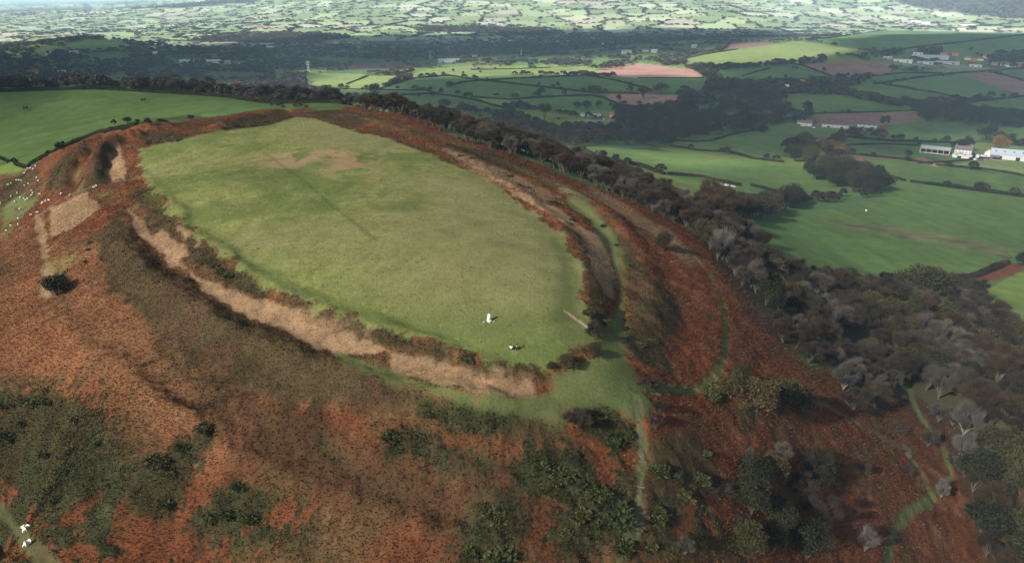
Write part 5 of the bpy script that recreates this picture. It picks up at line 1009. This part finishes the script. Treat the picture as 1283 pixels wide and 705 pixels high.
for i_, (dx, dy) in enumerate([(-.75,-.45),(.1,-.8),(.75,-.35)]):
    v, f = frustum(.20 - .03 * i_, .12, -.08, .14); v = v + np.array([dx, dy, 0]) + rng.normal(size=v.shape) * .02; s_ = link('stone', raw_mesh('stone', v + [X, Y, float(H(X, Y))], f, 4, None, False), MST)
    tag(s_, ['pale stone left of the pillar foot', 'pale stone in front of the pillar foot', 'pale stone right of the pillar foot'][i_], 'stone', 'stones round the pillar')
# skinned figures ----------------------------------------------------------------------
def skin(name, verts, edges, radii, mat, parent=None, sub=2, root=0):
    me = bpy.data.meshes.new(name + '_cage'); me.from_pydata(verts, edges, []); ob = bpy.data.objects.new(name + '_cage', me); C.objects.link(ob)
    md = ob.modifiers.new('s', 'SKIN'); md.branch_smoothing = .5; sv = me.skin_vertices[0].data
    for i, r in enumerate(radii): sv[i].radius = (r, r) if not isinstance(r, tuple) else r; sv[i].use_root = (i == root)
    ss = ob.modifiers.new('d', 'SUBSURF'); ss.levels = sub; ss.render_levels = sub
    dg = bpy.context.evaluated_depsgraph_get(); m2 = bpy.data.meshes.new_from_object(ob.evaluated_get(dg)); m2.name = name
    bpy.data.objects.remove(ob); bpy.data.meshes.remove(me)
    m2.materials.clear(); m2.materials.append(mat)
    for p in m2.polygons: p.use_smooth = True
    o = bpy.data.objects.new(name, m2); C.objects.link(o)
    if parent: o.parent = parent
    return o
MWOOL = plain('wool', (.72,.69,.61), 1, 0, .12, 9); MFACE = plain('sheep_face', (.60,.55,.47), .9, .1, .1, 9)
def sheep_mesh(graze):
    hx = (.62, .30) if graze else (.66, .92); nk = (.50, .52) if graze else (.52, .76)
    v = [(-.35,0,.62),(-.1,0,.64),(.2,0,.64),(.42,0,.62),(nk[0],0,nk[1]),(hx[0],0,hx[1]),(hx[0] + (.10 if not graze else .05),0,hx[1] - (.07 if not graze else .14))]
    e = [(0,1),(1,2),(2,3),(3,4),(4,5),(5,6)]; r = [.27,.35,.35,.27,.14,.10,.06]
    for bx, s, n0 in ((-.33,-1,0),(-.33,1,0),(.33,-1,3),(.33,1,3)):
        i = len(v); v += [(bx, s * .15, .36), (bx + (.03 if bx < 0 else -.0), s * .13, .20), (bx, s * .13, .02)]; e += [(n0, i), (i, i + 1), (i + 1, i + 2)]; r += [.085, .04, .035]
    i = len(v); v += [(-.50,0,.60),(-.56,0,.46)]; e += [(0,i),(i,i+1)]; r += [.05,.035]
    for s in (-1, 1): i = len(v); v += [(hx[0] - .06, s * .13, hx[1] + .03)]; e += [(5, i)]; r += [.025]
    return v, e, r
SHM = []
for gz in (True, False, True):
    v, e, r = sheep_mesh(gz); o = skin('sheep', v, e, r, MWOOL, None, 1, 1); SHM.append(o)
SP = [(44.7,209.5),(42,213),(38,212),(35,212),(33,215),(30.5,218),(46,224),(48,228),(21,227),(24,227),(27,227.5),(14,231),(10,232.5),(36,231.5),(31,234),(22,243),(40,240),(41.5,243),(39.5,246),(50,244.5),(14,247),(26,249),(30,250),(35,250),(32,252),(19,254),(54,255),(57.5,253.5),(62,252.5),(61,252),(77,244),(88,246),(118,236),(121,234),(1,256),(25,263),(39,270.5),(47,267.5),(23,275),(23,282),(14,284),(8,290),(53,256),(30,664),(34,665.5),(35.5,684)]
LS = ['sheep on the upper green slope under the left field hedge', 'sheep on the path line crossing the western flank', 'sheep on the lower green patch at the left frame edge']
for i_, (x, y) in enumerate(SP):
    X, Y = at(x, y); X, Y = float(X[0]), float(Y[0]); src = SHM[i_ % 3]
    o = src if i_ < 3 else src.copy()
    if i_ >= 3: C.objects.link(o)
    o.name = 'sheep'; o.location = (X, Y, float(H(X, Y)) + .12); o.rotation_euler = (0, 0, random.uniform(0, 6.28)); s = .62 if y < 600 else .85; o.scale = (s, s, s)
    lb = ('white ' + (LS[0] if y < 235 else LS[1] if (x > 50) else LS[2])) if y < 600 else ['white sheep left of a pair on the lower left track', 'white sheep right of a pair on the lower left track', 'white sheep alone lower on the left track'][i_ - 43]
    tag(o, lb, 'sheep', 'sheep on the western flank' if y < 600 else 'sheep on the lower track')
for x, y, lb in [(1085,265,'lone white sheep in the big near field'),(893,232,'lone pale sheep')][:1] + [(455,97,'white sheep high in the bright meadow'),(470,99,'white sheep on the right of the bright meadow'),(463,95.5,'white sheep under the bare tree of the bright meadow')]:
    o = SHM[0].copy(); C.objects.link(o); X, Y = at(x, y); o.location = (float(X[0]), float(Y[0]), float(H(X, Y)[0]) + .05); o.scale = (1.2,) * 3; o.rotation_euler = (0, 0, 1.2); tag(o, lb, 'sheep', 'sheep in the valley fields'); o.name = 'sheep'
for x, y, lb in [(32.5,138,'dark brown cow alone on the big left field'),(180,128,'dark cow near the crest of the left field')]:
    v, e, r = sheep_mesh(False); o = skin('cow', v, e, [q * .82 for q in r], plain('brown_hide', (.05,.028,.018), .8), None, 1, 1); X, Y = at(x, y); o.location = (float(X[0]), float(Y[0]), float(H(X, Y)[0]) + .05); o.scale = (2.6,) * 3; o.rotation_euler = (0, 0, .2); tag(o, lb, 'cow')
# two seated people --------------------------------------------------------------------
MSK = plain('skin', (.45,.27,.19), .6, .3, .05); MHR = plain('hair', (.03,.02,.015), .7); MJW = plain('pale_jacket', (.55,.53,.42), .9); MJD = plain('dark_jacket', (.03,.035,.05), .9); MTR = plain('dark_trousers', (.035,.035,.045), .9); MBT = plain('boots', (.03,.02,.015), .7)
def person(px, py, rz, jac, label):
    X, Y = at(px, py); o = root_at('person', float(X[0]), float(Y[0]), float(H(X, Y)[0]) + .02, rz); tag(o, label, 'person', 'people sitting on the grass')
    v = [(0,0,.13),(0,.03,.32),(0,.02,.50),(0,-.01,.60),(0,-.02,.66),(0,-.03,.76),(0,-.035,.86)]; e = [(0,1),(1,2),(2,3),(3,4),(4,5),(5,6)]; r = [.14,.13,.14,.075,.055,.092,.075]
    for s in (-1, 1):
        i = len(v); v += [(s*.20,.0,.54),(s*.25,-.10,.32),(s*.13,-.34,.36),(s*.09,-.41,.38)]; e += [(2,i),(i,i+1),(i+1,i+2),(i+2,i+3)]; r += [.06,.048,.038,.034]
        for f in range(4): k_ = len(v); v += [(s*(.06+.02*f),-.45,.375),(s*(.055+.02*f),-.485+.006*f,.35)]; e += [(i+3,k_),(k_,k_+1)]; r += [.012,.009]
        k_ = len(v); v += [(s*.05,-.42,.37),(s*.035,-.45,.36)]; e += [(i+3,k_),(k_,k_+1)]; r += [.013,.010]
        i = len(v); v += [(s*.11,-.06,.12),(s*.15,-.40,.42),(s*.14,-.62,.08),(s*.14,-.76,.04)]; e += [(0,i),(i,i+1),(i+1,i+2),(i+2,i+3)]; r += [.09,.068,.045,.038]
    b = skin('body', v, e, r, MSK, o, 2, 0)
    jv = [(0,0,.14),(0,.03,.32),(0,.02,.50),(0,-.01,.60)]; je = [(0,1),(1,2),(2,3)]; jr = [.165,.16,.17,.095]
    for s in (-1, 1): i = len(jv); jv += [(s*.20,.0,.54),(s*.25,-.10,.32),(s*.14,-.32,.357)]; je += [(2,i),(i,i+1),(i+1,i+2)]; jr += [.08,.066,.052]
    skin('jacket', jv, je, jr, jac, o, 2, 0)
    tv = [(0,0,.13)]; te = []; tr = [.162]
    for s in (-1, 1): i = len(tv); tv += [(s*.11,-.06,.12),(s*.15,-.40,.42),(s*.14,-.60,.12)]; te += [(0,i),(i,i+1),(i+1,i+2)]; tr += [.11,.086,.062]
    skin('trousers', tv, te, tr, MTR, o, 2, 0)
    for s in (-1, 1): skin('boot', [(s*.14,-.60,.07),(s*.14,-.66,.05),(s*.14,-.80,.04)], [(0,1),(1,2)], [.06,.055,.045], MBT, o, 1, 0)
    skin('hair', [(0,-.005,.73),(0,-.005,.82),(0,-.02,.88),(0,-.06,.90)], [(0,1),(1,2),(2,3)], [.085,.095,.085,.06], MHR, o, 2, 1)
    me = bpy.data.meshes.new('face'); fv, fe, fr = [(0,-.118,.80),(0,-.14,.775)], [(0,1)], [.012,.017]; skin('nose', fv, fe, fr, MSK, b, 1, 0)
    for s in (-1, 1): skin('eye', [(s*.034,-.118,.812),(s*.034,-.123,.812)], [(0,1)], [.011,.008], MHR, b, 1, 0)
    skin('mouth', [(-.025,-.112,.745),(.025,-.112,.745)], [(0,1)], [.008,.008], plain('lips', (.3,.12,.1)), b, 1, 0)
    for s in (-1, 1): skin('ear', [(s*.092,-.03,.80),(s*.10,-.02,.775)], [(0,1)], [.02,.014], MSK, b, 1, 0)
    return o
person(640.5, 438.2, math.radians(160), MJW, 'person in a pale jacket sitting on the grass at the fort edge'); person(648, 438, math.radians(200), MJD, 'person in dark clothes sitting right of the pale-jacketed one')
# fallen branch, stump, lone white posts ----------------------------------------------
def log(pts, r, label, name='fallen_branch', mat=M_BARKP):
    P = wpoly(pts, False, 200); ms = []; Z = H(P[:, 0], P[:, 1]) + r * .6
    for i in range(len(P) - 1): ms.append(tube((*P[i], Z[i]), (*P[i + 1], Z[i + 1]), r * (1 - .2 * i / len(P)), r * (1 - .2 * (i + 1) / len(P)), 6))
    P2 = P[len(P) // 2]; z2 = float(Z[len(P) // 2])
    ms.append(tube((*P2, z2), (P2[0] + .5, P2[1] + .7, z2 + .15), r * .5, r * .2, 5)); v, f = joinm(ms); o = link(name, raw_mesh(name, v, f, 4, np.ones((len(v), 3))), mat); tag(o, label, 'branch'); return o
log([(707,394),(715,397),(722,402),(729,409),(733,413)], .035, 'pale fallen branch on the turf by the ditch thorns')
for i_, (x, y, lb) in enumerate([(804,579,'upper wooden step across the stony track'),(803,611,'lower wooden step across the stony track')]):
    P = wpoly([(x - 5, y - 1), (x + 6, y + 1)], False, 50); z = H(P[:, 0], P[:, 1]) + .12; v, f = tube((*P[0], z[0]), (*P[-1], z[-1]), .05, .05, 6); tag(link('log_step', raw_mesh('log_step', v, f, 4, np.ones((len(v), 3))), M_BARKP), lb, 'step', 'steps on the stony track')
g_ = random.Random(9); 
def pile(px, py, n, label):
    X, Y = at(px, py); 
    for k_ in range(n):
        v, f = frustum(g_.uniform(.6, 1.3), g_.uniform(.3, .8), -.2, g_.uniform(.5, 1.1)); v = v * [1, .7, 1] + rng.normal(size=v.shape) * .08; x, y = float(X[0]) + g_.uniform(-6, 6), float(Y[0]) + g_.uniform(-2.5, 2.5)
        tag(link('bale', raw_mesh('bale', v + [x, y, float(H(x, y))], f, 4, None, False), MWH), label, 'bale', 'wrapped bales in the wooded corner')
pile(911, 232.5, 9, 'white wrapped bale in the heap by the wooded corner')

# cars in the farmyard -----------------------------------------------------------------
MRB = plain('rubber', (.02,.02,.02), .8)
def car(px, py, rz, col, label):
    X, Y = at(px, py); X, Y = float(X[0]), float(Y[0]); o = root_at('parked_car', X, Y, float(H(X, Y)) + .02, rz); tag(o, label, 'car', 'cars parked on the farms')
    prof = [(-2.1,.35),(-2.15,.8),(-1.9,.95),(-1.5,1.42),(.35,1.45),(1.0,.98),(2.0,.82),(2.15,.6),(2.1,.35)]; n = len(prof)
    v = np.array([(x, s * (.85 if z < 1.1 else .68), z) for s in (-1, 1) for x, z in prof]); me = bpy.data.meshes.new('body')
    me.from_pydata([tuple(q) for q in v], [], [tuple(range(n))[::-1], tuple(range(n, 2 * n))] + [(i, (i + 1) % n, (i + 1) % n + n, i + n) for i in range(n)]); link('body', me, plain('car_paint', col, .35, .5, .02), o)
    for s in (-1, 1):
        part('side_window', [boxm(-1.35, .5, s * .80 - .02, s * .80 + .02, 1.0, 1.34)], MGL, o)
        for x in (-1.35, 1.35): part('wheel', [tube((x, s * .72, .33), (x, s * .9, .33), .33, .33, 12)], MRB, o)
    v_, f_ = boxm(-.04, .04, -.62, .62, 0, .55); v_ = v_ @ np.array([[math.cos(.9), 0, -math.sin(.9)], [0, 1, 0], [math.sin(.9), 0, math.cos(.9)]]).T; v_ = v_ * [-1, 1, 1] + np.array([1.02, 0, 1.0]); part('windscreen', [(v_, f_)], MGL, o)
car(1222, 200.5, .4, (.6,.6,.6), 'silver car parked before the slate-roofed farmhouse'); car(1229, 201, 1.9, (.05,.07,.15), 'dark blue car parked near the cream cottage'); car(1187, 196, .1, (.45,.05,.04), 'red car parked right of the open barn'); car(1020, 160.5, .3, (.7,.7,.7), 'white car parked by the white farmhouse'); car(757, 150, .8, (.6,.6,.62), 'silver car by the valley steading')
